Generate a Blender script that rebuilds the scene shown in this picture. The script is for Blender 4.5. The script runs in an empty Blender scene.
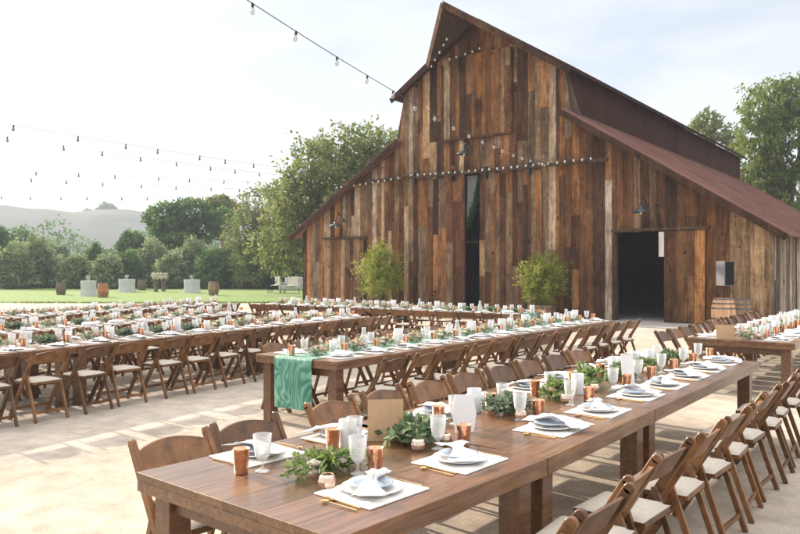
import bpy, bmesh, math, random
from mathutils import Vector, Matrix, noise
random.seed(7)
PI = math.pi
R = math.radians
sc = bpy.context.scene
COL = sc.collection
# world axes: +Y runs along the tables towards the barn, +X along the barn front to the right
CAMH = 1.72
FPX = 745.0
def cw(X, Z, h=0.0):
    """camera-aligned ground metres (right, forward) -> world"""
    return Vector((X*.7993 - Z*.601, X*.601 + Z*.7993, h))
def at(px, py, h=0.0):
    Z = FPX*(CAMH-h)/(py-270.0)
    return cw((px-400)/FPX*Z, Z, h)
def proj(p):
    X = p[0]*.7993 + p[1]*.601; Z = -p[0]*.601 + p[1]*.7993
    if Z < .3: return None
    return (400+FPX*X/Z, 270+FPX*(CAMH-p[2])/Z, Z)
def vis(p, m=30):
    q = proj(p)
    return bool(q and -m < q[0] < 800+m and -m < q[1] < 534+m)

# ------------------------------------------------------------------ materials
def new_mat(name):
    m = bpy.data.materials.new(name); m.use_nodes = True
    nt = m.node_tree; b = nt.nodes['Principled BSDF']
    return m, nt, b
def nd(nt, t, **kw):
    n = nt.nodes.new(t)
    for k, v in kw.items(): setattr(n, k, v)
    return n
def mat(name, c1, c2=None, scale=5, rough=.6, metal=0, bump=0, stretch=(1,1,1), attr=False, detail=6,
        coord='Object', spec=None, trans=0, bscale=None, transl=0, sheen=0, lo=.3, hi=.7):
    m, nt, b = new_mat(name)
    b.inputs['Roughness'].default_value = rough
    b.inputs['Metallic'].default_value = metal
    if spec is not None: b.inputs['Specular IOR Level'].default_value = spec
    if sheen: b.inputs['Sheen Weight'].default_value = sheen
    tc = nd(nt, 'ShaderNodeTexCoord'); mp = nd(nt, 'ShaderNodeMapping')
    mp.inputs['Scale'].default_value = stretch
    nt.links.new(tc.outputs[coord], mp.inputs['Vector'])
    no = nd(nt, 'ShaderNodeTexNoise'); no.inputs['Scale'].default_value = scale; no.inputs['Detail'].default_value = detail
    no.inputs['Roughness'].default_value = .65
    nt.links.new(mp.outputs[0], no.inputs['Vector'])
    cr = nd(nt, 'ShaderNodeValToRGB')
    cr.color_ramp.elements[0].position = lo; cr.color_ramp.elements[1].position = hi
    cr.color_ramp.elements[0].color = (*c1, 1); cr.color_ramp.elements[1].color = (*(c2 or c1), 1)
    nt.links.new(no.outputs[0], cr.inputs[0])
    out = cr.outputs[0]
    if attr:
        a = nd(nt, 'ShaderNodeAttribute', attribute_name='Col')
        mx = nd(nt, 'ShaderNodeMix', data_type='RGBA', blend_type='MULTIPLY'); mx.inputs[0].default_value = 1
        nt.links.new(out, mx.inputs[6]); nt.links.new(a.outputs[0], mx.inputs[7]); out = mx.outputs[2]
    nt.links.new(out, b.inputs['Base Color'])
    if bump:
        bp = nd(nt, 'ShaderNodeBump'); bp.inputs['Strength'].default_value = bump; bp.inputs['Distance'].default_value = .01
        if bscale:
            n2 = nd(nt, 'ShaderNodeTexNoise'); n2.inputs['Scale'].default_value = bscale; n2.inputs['Detail'].default_value = 5
            nt.links.new(mp.outputs[0], n2.inputs['Vector']); nt.links.new(n2.outputs[0], bp.inputs['Height'])
        else: nt.links.new(no.outputs[0], bp.inputs['Height'])
        nt.links.new(bp.outputs[0], b.inputs['Normal'])
    if transl:
        t = nd(nt, 'ShaderNodeBsdfTranslucent'); ms = nd(nt, 'ShaderNodeMixShader'); ms.inputs[0].default_value = transl
        nt.links.new(out, t.inputs[0]); nt.links.new(b.outputs[0], ms.inputs[1]); nt.links.new(t.outputs[0], ms.inputs[2])
        nt.links.new(ms.outputs[0], nt.nodes['Material Output'].inputs[0])
    return m
M = {}
def mk_barn():
    m, nt, b = new_mat('barnwood')
    tc = nd(nt, 'ShaderNodeTexCoord')
    def noi(sc_, st, d=6, dist=0, r_=.65):
        mp = nd(nt, 'ShaderNodeMapping'); mp.inputs['Scale'].default_value = st; nt.links.new(tc.outputs['Object'], mp.inputs[0])
        n = nd(nt, 'ShaderNodeTexNoise'); n.inputs['Scale'].default_value = sc_; n.inputs['Detail'].default_value = d; n.inputs['Distortion'].default_value = dist; n.inputs['Roughness'].default_value = r_
        nt.links.new(mp.outputs[0], n.inputs[0]); return n
    def ramp(src, p0, c0, p1, c1):
        c = nd(nt, 'ShaderNodeValToRGB'); e = c.color_ramp.elements; e[0].position = p0; e[0].color = (*c0,1); e[1].position = p1; e[1].color = (*c1,1); nt.links.new(src, c.inputs[0]); return c.outputs[0]
    def mul(a, b_, f=1):
        x = nd(nt, 'ShaderNodeMix', data_type='RGBA', blend_type='MULTIPLY'); x.inputs[0].default_value = f; nt.links.new(a, x.inputs[6]); nt.links.new(b_, x.inputs[7]); return x.outputs[2]
    grain = noi(9, (3,3,.13), 8, .4); stain = noi(1.6, (1.5,1.5,.35), 7, .8, .7); blot = noi(3.2, (1,1,.8), 5, 1.2); knots = noi(5.5, (1,1,.55), 2, .3)
    at_ = nd(nt, 'ShaderNodeAttribute', attribute_name='Col')
    c = mul(at_.outputs[0], ramp(grain.outputs[0], .3, (.38,.34,.31), .68, (1.25,1.2,1.12)))
    c = mul(c, ramp(stain.outputs[0], .36, (.42,.36,.32), .6, (1.15,1.12,1.08)))
    c = mul(c, ramp(blot.outputs[0], .3, (.7,.62,.55), .62, (1.12,1.1,1.05)))
    c = mul(c, ramp(knots.outputs[0], .27, (.15,.1,.08), .33, (1,1,1)))
    nt.links.new(c, b.inputs['Base Color']); b.inputs['Roughness'].default_value = .88; b.inputs['Specular IOR Level'].default_value = .2
    bp_ = nd(nt, 'ShaderNodeBump'); bp_.inputs['Strength'].default_value = .7; bp_.inputs['Distance'].default_value = .01
    nt.links.new(grain.outputs[0], bp_.inputs['Height']); nt.links.new(bp_.outputs[0], b.inputs['Normal'])
    return m
M['barnwood'] = mk_barn()
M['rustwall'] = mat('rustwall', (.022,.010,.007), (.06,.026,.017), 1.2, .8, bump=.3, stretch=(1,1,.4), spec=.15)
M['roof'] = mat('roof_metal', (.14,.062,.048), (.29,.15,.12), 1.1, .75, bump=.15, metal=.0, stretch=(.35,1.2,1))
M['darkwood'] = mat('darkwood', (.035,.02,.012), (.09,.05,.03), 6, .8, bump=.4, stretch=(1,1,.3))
M['chairwood'] = mat('chairwood', (.058,.025,.009), (.235,.105,.034), 4, .38, bump=.15, stretch=(2,2,2), attr=True)
M['pad'] = mat('seat_pad', (.46,.41,.35), (.56,.51,.44), 30, .8, bump=.2)
M['plate'] = mat('plate', (.80,.80,.80), None, 4, .18)
M['bluegrey'] = mat('bluegrey_plate', (.36,.42,.50), (.46,.52,.60), 9, .25)
M['linen'] = mat('linen', (.72,.72,.74), (.82,.82,.83), 60, .9, bump=.25, transl=.15)
M['mat'] = mat('placemat', (.80,.77,.73), (.86,.84,.80), 80, .8, bump=.25)
M['gold'] = mat('gold', (.72,.45,.20), (.8,.55,.28), 6, .25, metal=1)
M['copper'] = mat('copper', (.66,.33,.20), (.86,.52,.36), 14, .2, metal=1, bump=.5, bscale=30)
M['mercury'] = mat('mercury', (.75,.48,.34), (.92,.78,.66), 40, .25, metal=.9, bump=.4, bscale=25)
M['leaf'] = mat('leaf', (.8,.8,.8), (1.15,1.15,1.1), 3, .6, attr=True, transl=.5, spec=.15)
M['petal'] = mat('petal', (.80,.74,.66), (.86,.82,.76), 10, .8, transl=.25, attr=True)
M['bark'] = mat('bark', (.06,.045,.035), (.16,.12,.09), 6, .9, bump=.8, stretch=(2,2,.5))
M['iron'] = mat('iron', (.02,.02,.022), (.035,.035,.038), 8, .5, metal=.4)
M['enamel'] = mat('lamp_enamel', (.025,.03,.035), (.05,.055,.06), 6, .35)
M['kraft'] = mat('kraft', (.46,.29,.16), (.54,.36,.21), 25, .8, bump=.1)
M['paper'] = mat('paper', (.80,.80,.80), (.85,.85,.85), 5, .6)
M['barrel'] = mat('barrel_oak', (.20,.12,.07), (.40,.27,.17), 6, .7, bump=.4, stretch=(3,3,.4), attr=True)
M['hoop'] = mat('hoop', (.10,.09,.085), (.2,.18,.16), 8, .5, metal=.6)
M['speaker'] = mat('speaker', (.008,.008,.009), (.015,.015,.017), 60, .8, bump=.3, spec=.1)
M['spkgrey'] = mat('speaker_side', (.14,.14,.15), (.2,.2,.21), 6, .6)
M['cloth_grey'] = mat('cloth_grey', (.50,.50,.53), (.66,.66,.69), 10, .9, bump=.2, transl=.1)
M['fur'] = mat('fur', (.62,.57,.5), (.85,.8,.74), 14, .95, bump=.8)
M['soil'] = mat('soil', (.04,.03,.02), (.09,.06,.04), 20, .95, bump=.6)
M['candle'] = mat('candle', (.80,.76,.68), None, 4, .5)
M['board'] = mat('paleboard', (.48,.42,.37), (.72,.68,.63), 5, .8, bump=.4, stretch=(3,3,.3))
M['wire'] = mat('wire', (.02,.02,.02), None, 5, .6)

def mk_glass(name, tint, body, rough=.05):
    m, nt, b = new_mat(name)
    b.inputs['Base Color'].default_value = (*tint, 1); b.inputs['Roughness'].default_value = rough
    b.inputs['Specular IOR Level'].default_value = .6
    tr = nd(nt, 'ShaderNodeBsdfTransparent'); tr.inputs[0].default_value = (.97,.98,.98,1)
    lw = nd(nt, 'ShaderNodeLayerWeight'); lw.inputs[0].default_value = .35
    mr = nd(nt, 'ShaderNodeMapRange'); mr.inputs[3].default_value = body; mr.inputs[4].default_value = .95
    nt.links.new(lw.outputs['Facing'], mr.inputs[0])
    ms = nd(nt, 'ShaderNodeMixShader')
    nt.links.new(mr.outputs[0], ms.inputs[0]); nt.links.new(tr.outputs[0], ms.inputs[1]); nt.links.new(b.outputs[0], ms.inputs[2])
    nt.links.new(ms.outputs[0], nt.nodes['Material Output'].inputs[0])
    return m
M['glass'] = mk_glass('clear_glass', (.90,.91,.92), .17)
M['frost'] = mk_glass('frosted_glass', (.85,.86,.86), .55, .35)
M['bulb'] = mk_glass('bulb_glass', (.9,.9,.88), .55)
M['bulbdark'] = mk_glass('bulb_glass_clear', (.5,.5,.5), .35)
M['bulbgrey'] = mk_glass('bulb_glass_smoked', (.2,.2,.2), .75)
M['sheer'] = mk_glass('sheer_curtain', (.36,.39,.42), .55, .8)

def mk_table():
    m, nt, b = new_mat('farmtable')
    tc = nd(nt, 'ShaderNodeTexCoord'); mp = nd(nt, 'ShaderNodeMapping'); mp.inputs['Scale'].default_value = (9, .7, 9)
    nt.links.new(tc.outputs['Object'], mp.inputs[0])
    no = nd(nt, 'ShaderNodeTexNoise'); no.inputs['Scale'].default_value = 3.5; no.inputs['Detail'].default_value = 9; no.inputs['Roughness'].default_value = .7
    no.inputs['Distortion'].default_value = .6
    nt.links.new(mp.outputs[0], no.inputs[0])
    cr = nd(nt, 'ShaderNodeValToRGB'); e = cr.color_ramp.elements
    e[0].position = .3; e[0].color = (.055,.023,.009,1); e[1].position = .72; e[1].color = (.26,.128,.052,1)
    nt.links.new(no.outputs[0], cr.inputs[0])
    n2 = nd(nt, 'ShaderNodeTexNoise'); n2.inputs['Scale'].default_value = 2.2; n2.inputs['Detail'].default_value = 5
    nt.links.new(tc.outputs['Object'], n2.inputs[0])
    a = nd(nt, 'ShaderNodeAttribute', attribute_name='Col')
    mx = nd(nt, 'ShaderNodeMix', data_type='RGBA', blend_type='MULTIPLY'); mx.inputs[0].default_value = 1
    nt.links.new(cr.outputs[0], mx.inputs[6]); nt.links.new(a.outputs[0], mx.inputs[7])
    nt.links.new(mx.outputs[2], b.inputs['Base Color'])
    mr = nd(nt, 'ShaderNodeMapRange'); mr.inputs[1].default_value = .3; mr.inputs[2].default_value = .7
    mr.inputs[3].default_value = .36; mr.inputs[4].default_value = .50; b.inputs['Coat Weight'].default_value = .6; b.inputs['Coat Roughness'].default_value = .2
    nt.links.new(n2.outputs[0], mr.inputs[0]); nt.links.new(mr.outputs[0], b.inputs['Roughness'])
    bp = nd(nt, 'ShaderNodeBump'); bp.inputs['Strength'].default_value = .25; bp.inputs['Distance'].default_value = .004
    nt.links.new(no.outputs[0], bp.inputs['Height']); nt.links.new(bp.outputs[0], b.inputs['Normal'])
    return m
M['table'] = mk_table()

def mk_runner():
    m, nt, b = new_mat('agate_runner')
    tc = nd(nt, 'ShaderNodeTexCoord'); mp = nd(nt, 'ShaderNodeMapping'); mp.inputs['Scale'].default_value = (1, 1, .45)
    nt.links.new(tc.outputs['Object'], mp.inputs[0])
    no = nd(nt, 'ShaderNodeTexNoise'); no.inputs['Scale'].default_value = 4.0; no.inputs['Detail'].default_value = 1.5; no.inputs['Distortion'].default_value = .8
    nt.links.new(mp.outputs[0], no.inputs[0])
    ma = nd(nt, 'ShaderNodeMath', operation='MULTIPLY'); ma.inputs[1].default_value = 85
    nt.links.new(no.outputs[0], ma.inputs[0])
    si = nd(nt, 'ShaderNodeMath', operation='SINE'); nt.links.new(ma.outputs[0], si.inputs[0])
    n2 = nd(nt, 'ShaderNodeTexNoise'); n2.inputs['Scale'].default_value = 7; nt.links.new(mp.outputs[0], n2.inputs[0])
    ad = nd(nt, 'ShaderNodeMath', operation='MULTIPLY_ADD'); ad.inputs[1].default_value = .3
    nt.links.new(si.outputs[0], ad.inputs[0]); nt.links.new(n2.outputs[0], ad.inputs[2])
    cr = nd(nt, 'ShaderNodeValToRGB'); e = cr.color_ramp.elements
    e[0].position = .15; e[0].color = (.02,.16,.11,1); e[1].position = .95; e[1].color = (.22,.44,.33,1)
    x = e.new(.5); x.color = (.06,.25,.175,1)
    nt.links.new(ad.outputs[0], cr.inputs[0]); nt.links.new(cr.outputs[0], b.inputs['Base Color'])
    b.inputs['Roughness'].default_value = .55; b.inputs['Sheen Weight'].default_value = .3
    return m
M['runner'] = mk_runner()

def mk_ground():
    m, nt, b = new_mat('sandy_ground')
    tc = nd(nt, 'ShaderNodeTexCoord')
    def noi(s, d=6, r=.6):
        n = nd(nt, 'ShaderNodeTexNoise'); n.inputs['Scale'].default_value = s; n.inputs['Detail'].default_value = d; n.inputs['Roughness'].default_value = r
        nt.links.new(tc.outputs['Object'], n.inputs[0]); return n
    n1 = noi(.55, 8); n2 = noi(45, 5, .8); n3 = noi(4, 6)
    c = nd(nt, 'ShaderNodeValToRGB'); e = c.color_ramp.elements
    e[0].position = .32; e[0].color = (.38,.325,.265,1); e[1].position = .68; e[1].color = (.56,.485,.40,1)
    nt.links.new(n1.outputs[0], c.inputs[0])
    mx = nd(nt, 'ShaderNodeMix', data_type='RGBA', blend_type='OVERLAY'); mx.inputs[0].default_value = .55
    nt.links.new(c.outputs[0], mx.inputs[6]); nt.links.new(n3.outputs[0], mx.inputs[7])
    mx2 = nd(nt, 'ShaderNodeMix', data_type='RGBA', blend_type='OVERLAY'); mx2.inputs[0].default_value = .55
    nt.links.new(mx.outputs[2], mx2.inputs[6]); nt.links.new(n2.outputs[0], mx2.inputs[7])
    # irregular flagstones sunk in the sand along the two aisles
    mpv = nd(nt, 'ShaderNodeMapping'); mpv.inputs['Scale'].default_value = (.75,1.0,1); mpv.inputs['Rotation'].default_value = (0,0,.5)
    dn = nd(nt, 'ShaderNodeMix', data_type='RGBA', blend_type='ADD'); dn.inputs[0].default_value = .22
    nt.links.new(tc.outputs['Object'], dn.inputs[6]); nt.links.new(n3.outputs[1], dn.inputs[7]); nt.links.new(dn.outputs[2], mpv.inputs[0])
    vo = nd(nt, 'ShaderNodeTexVoronoi', feature='DISTANCE_TO_EDGE'); vo.inputs['Scale'].default_value = 1.0; nt.links.new(mpv.outputs[0], vo.inputs[0])
    vc = nd(nt, 'ShaderNodeTexVoronoi'); vc.inputs['Scale'].default_value = 1.0; nt.links.new(mpv.outputs[0], vc.inputs[0])
    jr = nd(nt, 'ShaderNodeMapRange', interpolation_type='SMOOTHSTEP'); jr.inputs[1].default_value = .005; jr.inputs[2].default_value = .035; nt.links.new(vo.outputs[0], jr.inputs[0])
    sx = nd(nt, 'ShaderNodeSeparateXYZ'); nt.links.new(tc.outputs['Object'], sx.inputs[0])
    def band(lo, hi):
        a = nd(nt, 'ShaderNodeMapRange', interpolation_type='SMOOTHSTEP'); a.inputs[1].default_value = lo-.4; a.inputs[2].default_value = lo+.4
        c_ = nd(nt, 'ShaderNodeMapRange', interpolation_type='SMOOTHSTEP'); c_.inputs[1].default_value = hi-.4; c_.inputs[2].default_value = hi+.4; c_.inputs[3].default_value = 1; c_.inputs[4].default_value = 0
        nt.links.new(sx.outputs[0], a.inputs[0]); nt.links.new(sx.outputs[0], c_.inputs[0])
        m_ = nd(nt, 'ShaderNodeMath', operation='MULTIPLY'); nt.links.new(a.outputs[0], m_.inputs[0]); nt.links.new(c_.outputs[0], m_.inputs[1]); return m_.outputs[0]
    bs = nd(nt, 'ShaderNodeMath', operation='ADD', use_clamp=True); nt.links.new(band(-9.6,-6.6), bs.inputs[0]); nt.links.new(band(-1.0,4.0), bs.inputs[1])
    fm = nd(nt, 'ShaderNodeMath', operation='MULTIPLY'); nt.links.new(bs.outputs[0], fm.inputs[0]); nt.links.new(jr.outputs[0], fm.inputs[1])
    fc = nd(nt, 'ShaderNodeMath', operation='MULTIPLY'); fc.inputs[1].default_value = .8; nt.links.new(fm.outputs[0], fc.inputs[0])
    hs_ = nd(nt, 'ShaderNodeHueSaturation'); hs_.inputs['Saturation'].default_value = .8; hs_.inputs['Value'].default_value = .97; nt.links.new(mx2.outputs[2], hs_.inputs['Color'])
    vcb = nd(nt, 'ShaderNodeMix', data_type='RGBA', blend_type='OVERLAY'); vcb.inputs[0].default_value = .12
    bw = nd(nt, 'ShaderNodeRGBToBW'); nt.links.new(vc.outputs['Color'], bw.inputs[0]); nt.links.new(hs_.outputs[0], vcb.inputs[6]); nt.links.new(bw.outputs[0], vcb.inputs[7])
    mf = nd(nt, 'ShaderNodeMix', data_type='RGBA'); nt.links.new(fc.outputs[0], mf.inputs[0]); nt.links.new(mx2.outputs[2], mf.inputs[6]); nt.links.new(vcb.outputs[2], mf.inputs[7])
    nt.links.new(mf.outputs[2], b.inputs['Base Color']); b.inputs['Roughness'].default_value = .95
    b.inputs['Specular IOR Level'].default_value = .2
    bp = nd(nt, 'ShaderNodeBump'); bp.inputs['Strength'].default_value = .5; bp.inputs['Distance'].default_value = .02
    ad = nd(nt, 'ShaderNodeMath', operation='ADD'); nt.links.new(n2.outputs[0], ad.inputs[0]); nt.links.new(n3.outputs[0], ad.inputs[1])
    nt.links.new(ad.outputs[0], bp.inputs['Height']); nt.links.new(bp.outputs[0], b.inputs['Normal'])
    return m
M['ground'] = mk_ground()
M['stone'] = mat('flagstone', (.33,.31,.29), (.46,.43,.40), 1.6, .9, bump=.3, attr=True)
M['lawn'] = mat('lawn_grass', (.10,.17,.035), (.20,.29,.075), 2.2, .95, bump=.8, bscale=30, lo=.25, hi=.75)
M['field'] = mat('dry_field', (.10,.11,.05), (.22,.19,.11), .06, .95)
M['hill'] = mat('hillside', (.035,.050,.046), (.085,.095,.078), .035, .95, detail=10)
M['concrete'] = mat('concrete', (.34,.33,.32), (.44,.43,.41), 3, .85, bump=.1)

# ------------------------------------------------------------------ mesh builder
class MB:
    def __init__(s): s.v=[]; s.f=[]; s.c=[]
    def add(s, vs, fs, col=(1,1,1)):
        o = len(s.v); s.v += [tuple(p) for p in vs]; s.f += [tuple(i+o for i in f) for f in fs]; s.c += [col]*len(fs); return s
    def box(s, c, d, col=(1,1,1), mx=None):
        x,y,z = d[0]/2, d[1]/2, d[2]/2
        vs = [Vector((i*x,j*y,k*z)) for i in (-1,1) for j in (-1,1) for k in (-1,1)]
        if mx is not None: vs = [mx @ p for p in vs]
        c = Vector(c); vs = [p+c for p in vs]
        return s.add(vs, [(0,1,3,2),(4,6,7,5),(0,4,5,1),(2,3,7,6),(0,2,6,4),(1,5,7,3)], col)
    def b2(s, a, b, col=(1,1,1)):
        return s.box([(a[i]+b[i])/2 for i in range(3)], [abs(b[i]-a[i]) for i in range(3)], col)
    def beam(s, p0, p1, w, d, side=(1,0,0), col=(1,1,1)):
        p0, p1 = Vector(p0), Vector(p1); t = (p1-p0).normalized(); sd = Vector(side); sd = (sd - t*sd.dot(t)).normalized(); n = t.cross(sd)
        vs = [p + sd*i*w/2 + n*j*d/2 for p in (p0,p1) for i,j in ((-1,-1),(1,-1),(1,1),(-1,1))]
        return s.add(vs, [(0,3,2,1),(4,5,6,7),(0,1,5,4),(1,2,6,5),(2,3,7,6),(3,0,4,7)], col)
    def tube(s, pts, rad, n=8, col=(1,1,1), cap=True):
        pts = [Vector(p) for p in pts]
        if not isinstance(rad, (list,tuple)): rad = [rad]*len(pts)
        vs = []; up = Vector((0,0,1))
        for i,p in enumerate(pts):
            t = (pts[min(i+1,len(pts)-1)] - pts[max(i-1,0)]).normalized()
            a = t.cross(up)
            if a.length < 1e-3: a = t.cross(Vector((0,1,0)))
            a.normalize(); b = t.cross(a)
            vs += [p + (a*math.cos(2*PI*k/n) + b*math.sin(2*PI*k/n))*rad[i] for k in range(n)]
        fs = [(i*n+k, i*n+(k+1)%n, (i+1)*n+(k+1)%n, (i+1)*n+k) for i in range(len(pts)-1) for k in range(n)]
        if cap: fs += [tuple(range(n-1,-1,-1)), tuple((len(pts)-1)*n+k for k in range(n))]
        return s.add(vs, fs, col)
    def lathe(s, prof, n=20, c=(0,0,0), col=(1,1,1), ax=None, wob=None):
        vs = []
        for r,z in prof:
            for k in range(n):
                a = 2*PI*k/n; rr = r*(1+(wob(a,z) if wob else 0))
                p = Vector((rr*math.cos(a), rr*math.sin(a), z))
                if ax is not None: p = ax @ p
                vs.append(p + Vector(c))
        m = len(prof)
        fs = [(i*n+k, i*n+(k+1)%n, (i+1)*n+(k+1)%n, (i+1)*n+k) for i in range(m-1) for k in range(n)]
        if prof[0][0] > 1e-4 : pass
        return s.add(vs, fs, col)
    def grid(s, fn, nu, nv, col=(1,1,1), close=False):
        vs = [fn(i/nu, j/nv) for i in range(nu+1) for j in range(nv+1)]
        fs = [(i*(nv+1)+j, (i+1)*(nv+1)+j, (i+1)*(nv+1)+j+1, i*(nv+1)+j+1) for i in range(nu) for j in range(nv)]
        return s.add(vs, fs, col)
    def build(s, name, m, parent=None, smooth=False, bevel=0, thick=0, sub=0):
        me = bpy.data.meshes.new(name); me.from_pydata(s.v, [], s.f)
        a = me.color_attributes.new('Col', 'FLOAT_COLOR', 'CORNER')
        buf = []
        for f,c in zip(s.f, s.c): buf += [c[0],c[1],c[2],1.0]*len(f)
        a.data.foreach_set('color', buf)
        if bevel or thick or sub:
            bm = bmesh.new(); bm.from_mesh(me)
            if bevel:
                bmesh.ops.bevel(bm, geom=[e for e in bm.edges if e.calc_face_angle(0) > .6], offset=bevel, segments=1, affect='EDGES', clamp_overlap=True)
            if thick:
                bmesh.ops.solidify(bm, geom=bm.faces[:], thickness=thick)
            bm.to_mesh(me); bm.free()
        if smooth: me.polygons.foreach_set('use_smooth', [True]*len(me.polygons))
        me.materials.append(m)
        o = bpy.data.objects.new(name, me); COL.objects.link(o)
        if parent is not None: o.parent = parent
        return o
def tag(o, label=None, cat=None, group=None, kind=None):
    for k,v in (('label',label),('category',cat),('group',group),('kind',kind)):
        if v: o[k] = v
    if label: assert 4 <= len(label.split()) <= 16, label
    return o
def empty(name, loc=(0,0,0), rz=0, label=None, cat=None, group=None):
    o = bpy.data.objects.new(name, None); COL.objects.link(o); o.location = loc; o.rotation_euler = (0,0,rz)
    o.empty_display_size = .1
    return tag(o, label, cat, group)
KIDS = {}
def copy_tree(o, parent=None):
    c = o.copy(); COL.objects.link(c); c.parent = parent
    if o.name not in KIDS: KIDS[o.name] = list(o.children)
    for ch in KIDS[o.name]: copy_tree(ch, c)
    return c
class Proto:
    def __init__(s, root): s.root = root; s.used = False; KIDS[root.name] = list(root.children)
    def put(s, loc, rz, label, cat, group, scale=1):
        o = copy_tree(s.root) if s.used else s.root
        s.used = True
        o.location = loc; o.rotation_euler = (0,0,rz); o.scale = (scale,)*3
        return tag(o, label, cat, group)
def jit(c, a):
    k = 1 + random.uniform(-a, a); return tuple(x*k for x in c)
ORD = ['first','second','third','fourth','fifth','sixth','seventh','eighth','ninth','tenth','eleventh','twelfth','thirteenth','fourteenth',
       'fifteenth','sixteenth','seventeenth','eighteenth','nineteenth','twentieth','twenty-first','twenty-second','twenty-third','twenty-fourth',
       'twenty-fifth','twenty-sixth','twenty-seventh','twenty-eighth','twenty-ninth','thirtieth']

# ------------------------------------------------------------------ setting: ground
g = MB(); g.add([(-900,-900,0),(900,-900,0),(900,900,0),(-900,900,0)], [(0,1,2,3)])
tag(g.build('ground', M['ground']), kind='structure')
def sheet(name, pts, z, m):
    s = MB(); s.add([(p[0],p[1],z) for p in pts], [tuple(range(len(pts)))]); return tag(s.build(name, m), kind='structure')
fp = [cw(-700,64), cw(40,64), cw(160,40), cw(400,40), cw(400,800), cw(-700,800)]
sheet('field', fp, .004, M['field'])
lw = [cw(-90,41), cw(-40,39.5), cw(-20,38.6), cw(-13,38.2), cw(-7,38.6), cw(-5,36.5), cw(-4.2,35.2), cw(9,53), cw(14,72), cw(-30,80), cw(-90,84)]
sheet('lawn', lw, .008, M['lawn'])
# grass tufts along the edge of the lawn
gm = MB()
for i in range(5200):
    t = random.random()
    a, b = random.choice(list(zip(lw[:6], lw[1:7])))
    p = a.lerp(b, t) + cw(random.gauss(0,.12), abs(random.gauss(0,.5)))
    if p.x*-.601 + p.y*.7993 < 35: continue
    h = random.uniform(.04,.11); an = random.uniform(0,PI); dx, dy = .02*math.cos(an), .02*math.sin(an)
    k = random.uniform(.7,1.2)
    gm.add([(p.x-dx,p.y-dy,.008),(p.x+dx,p.y+dy,.008),(p.x+random.gauss(0,.03),p.y+random.gauss(0,.03),h)], [(0,1,2)], (.12*k,.19*k,.05*k))
tag(gm.build('grass', M['leaf']), 'short green grass growing along the lawn edge', 'grass', kind='stuff')

# loose grit on the ground near the tables
gr_ = MB()
for i in range(9000):
    p = cw(random.uniform(-4.5,4.5), random.uniform(1.6,9)); 
    if not vis((p.x,p.y,0), 10) or noise.noise(Vector((p.x*1.7,p.y*1.7,0))) < random.uniform(-.1,.35): continue
    q = random.choice((.003,.003,.004,.005,.007)); a = random.uniform(0,3); k_ = random.uniform(.95,1.5)
    vs = [(p.x+q*math.cos(a+2*PI*j/5)*random.uniform(.7,1.2), p.y+q*math.sin(a+2*PI*j/5)*random.uniform(.7,1.2), .0) for j in range(5)]+[(p.x,p.y,q*.8)]
    gr_.add(vs, [(j,(j+1)%5,5) for j in range(5)], (k_,k_*.93,k_*.85))
tag(gr_.build('gravel', M['stone']), 'fine loose grit scattered over the sandy ground', 'grit', kind='stuff')
# hills with their own slopes far behind
hs = MB()
def hillh(x, z):
    ang = x/z
    px = 400+FPX*ang
    prof = [(-400,225),(-200,196),(0,203),(40,207),(80,212),(105,211),(130,211),(160,216),(200,222),(260,232),(330,242),(420,250),(600,258),(1000,262)]
    y = prof[-1][1]
    if px <= prof[0][0]: y = prof[0][1]
    else:
        for (a,ya),(b,yb) in zip(prof, prof[1:]):
            if a <= px < b: t=(px-a)/(b-a); t=t*t*(3-2*t); y = ya+(yb-ya)*t; break
    return (270-y)*560/FPX
NX, NZ = 150, 26
def hf(i, j):
    z = 330 + 330*j
    x = (-.95 + 1.7*i)*z
    k = math.sin(min(1, j*1.45)*PI/2)**1.3 if j < .69 else 1-.4*(j-.69)
    h = hillh(x, z)*k
    h += (noise.noise(Vector((x*.012, z*.02, 0)))*7 + noise.noise(Vector((x*.05, z*.06, 3)))*1.0)*k
    p = cw(x, z); return (p.x, p.y, max(h, 0) + (.012 if j > 0 else 0.012))
hs.grid(hf, NX, NZ)
tag(hs.build('hills', M['hill'], smooth=True), kind='structure')

# ------------------------------------------------------------------ barn
BX = -8.47; BY = 24.41           # barn front plane: world X = s + BX
S0, S1, S2, S3, SC = -15.4, -9.68, -2.63, 4.04, -6.155
LEN = 26.0
def top_h(s):
    if s < S1: return 3.4 + (s-S0)*(6.94-3.4)/(S1-S0)
    if s > S2: return 7.24 - (s-S2)*(7.24-2.97)/(S3-S2)
    return 11.1 - abs(s-SC)*.64
barn = empty('barn', (SC+BX, BY, 0), 0, 'large weathered brown timber barn with monitor roof and sliding doors', 'barn')
def bp(ob):      # keep world coordinates under the empty
    ob.parent = barn; ob.location = (-(SC+BX), -BY, 0); return ob
PCOLS = [((.18,.088,.042),6),((.26,.135,.062),6),((.14,.072,.038),5),((.33,.18,.085),5),((.08,.045,.028),3),((.40,.20,.075),3),((.40,.29,.18),5),((.50,.42,.33),4),((.26,.19,.13),5)]
PW = [w for _,w in PCOLS]
def pcol(rnd, grey=0):
    c = rnd.choices(PCOLS, PW)[0][0]; k = rnd.uniform(.55,1.25); l0 = sum(c)/3; c = tuple((x*.92+l0*.08*g)*k for x,g in zip(c,(1.1,1.0,.92)))
    if grey:
        l = sum(c)/3; c = tuple(x*(1-grey)+l*g*grey for x,g in zip(c,(1.35,1.25,1.12)))
    return c
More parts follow.
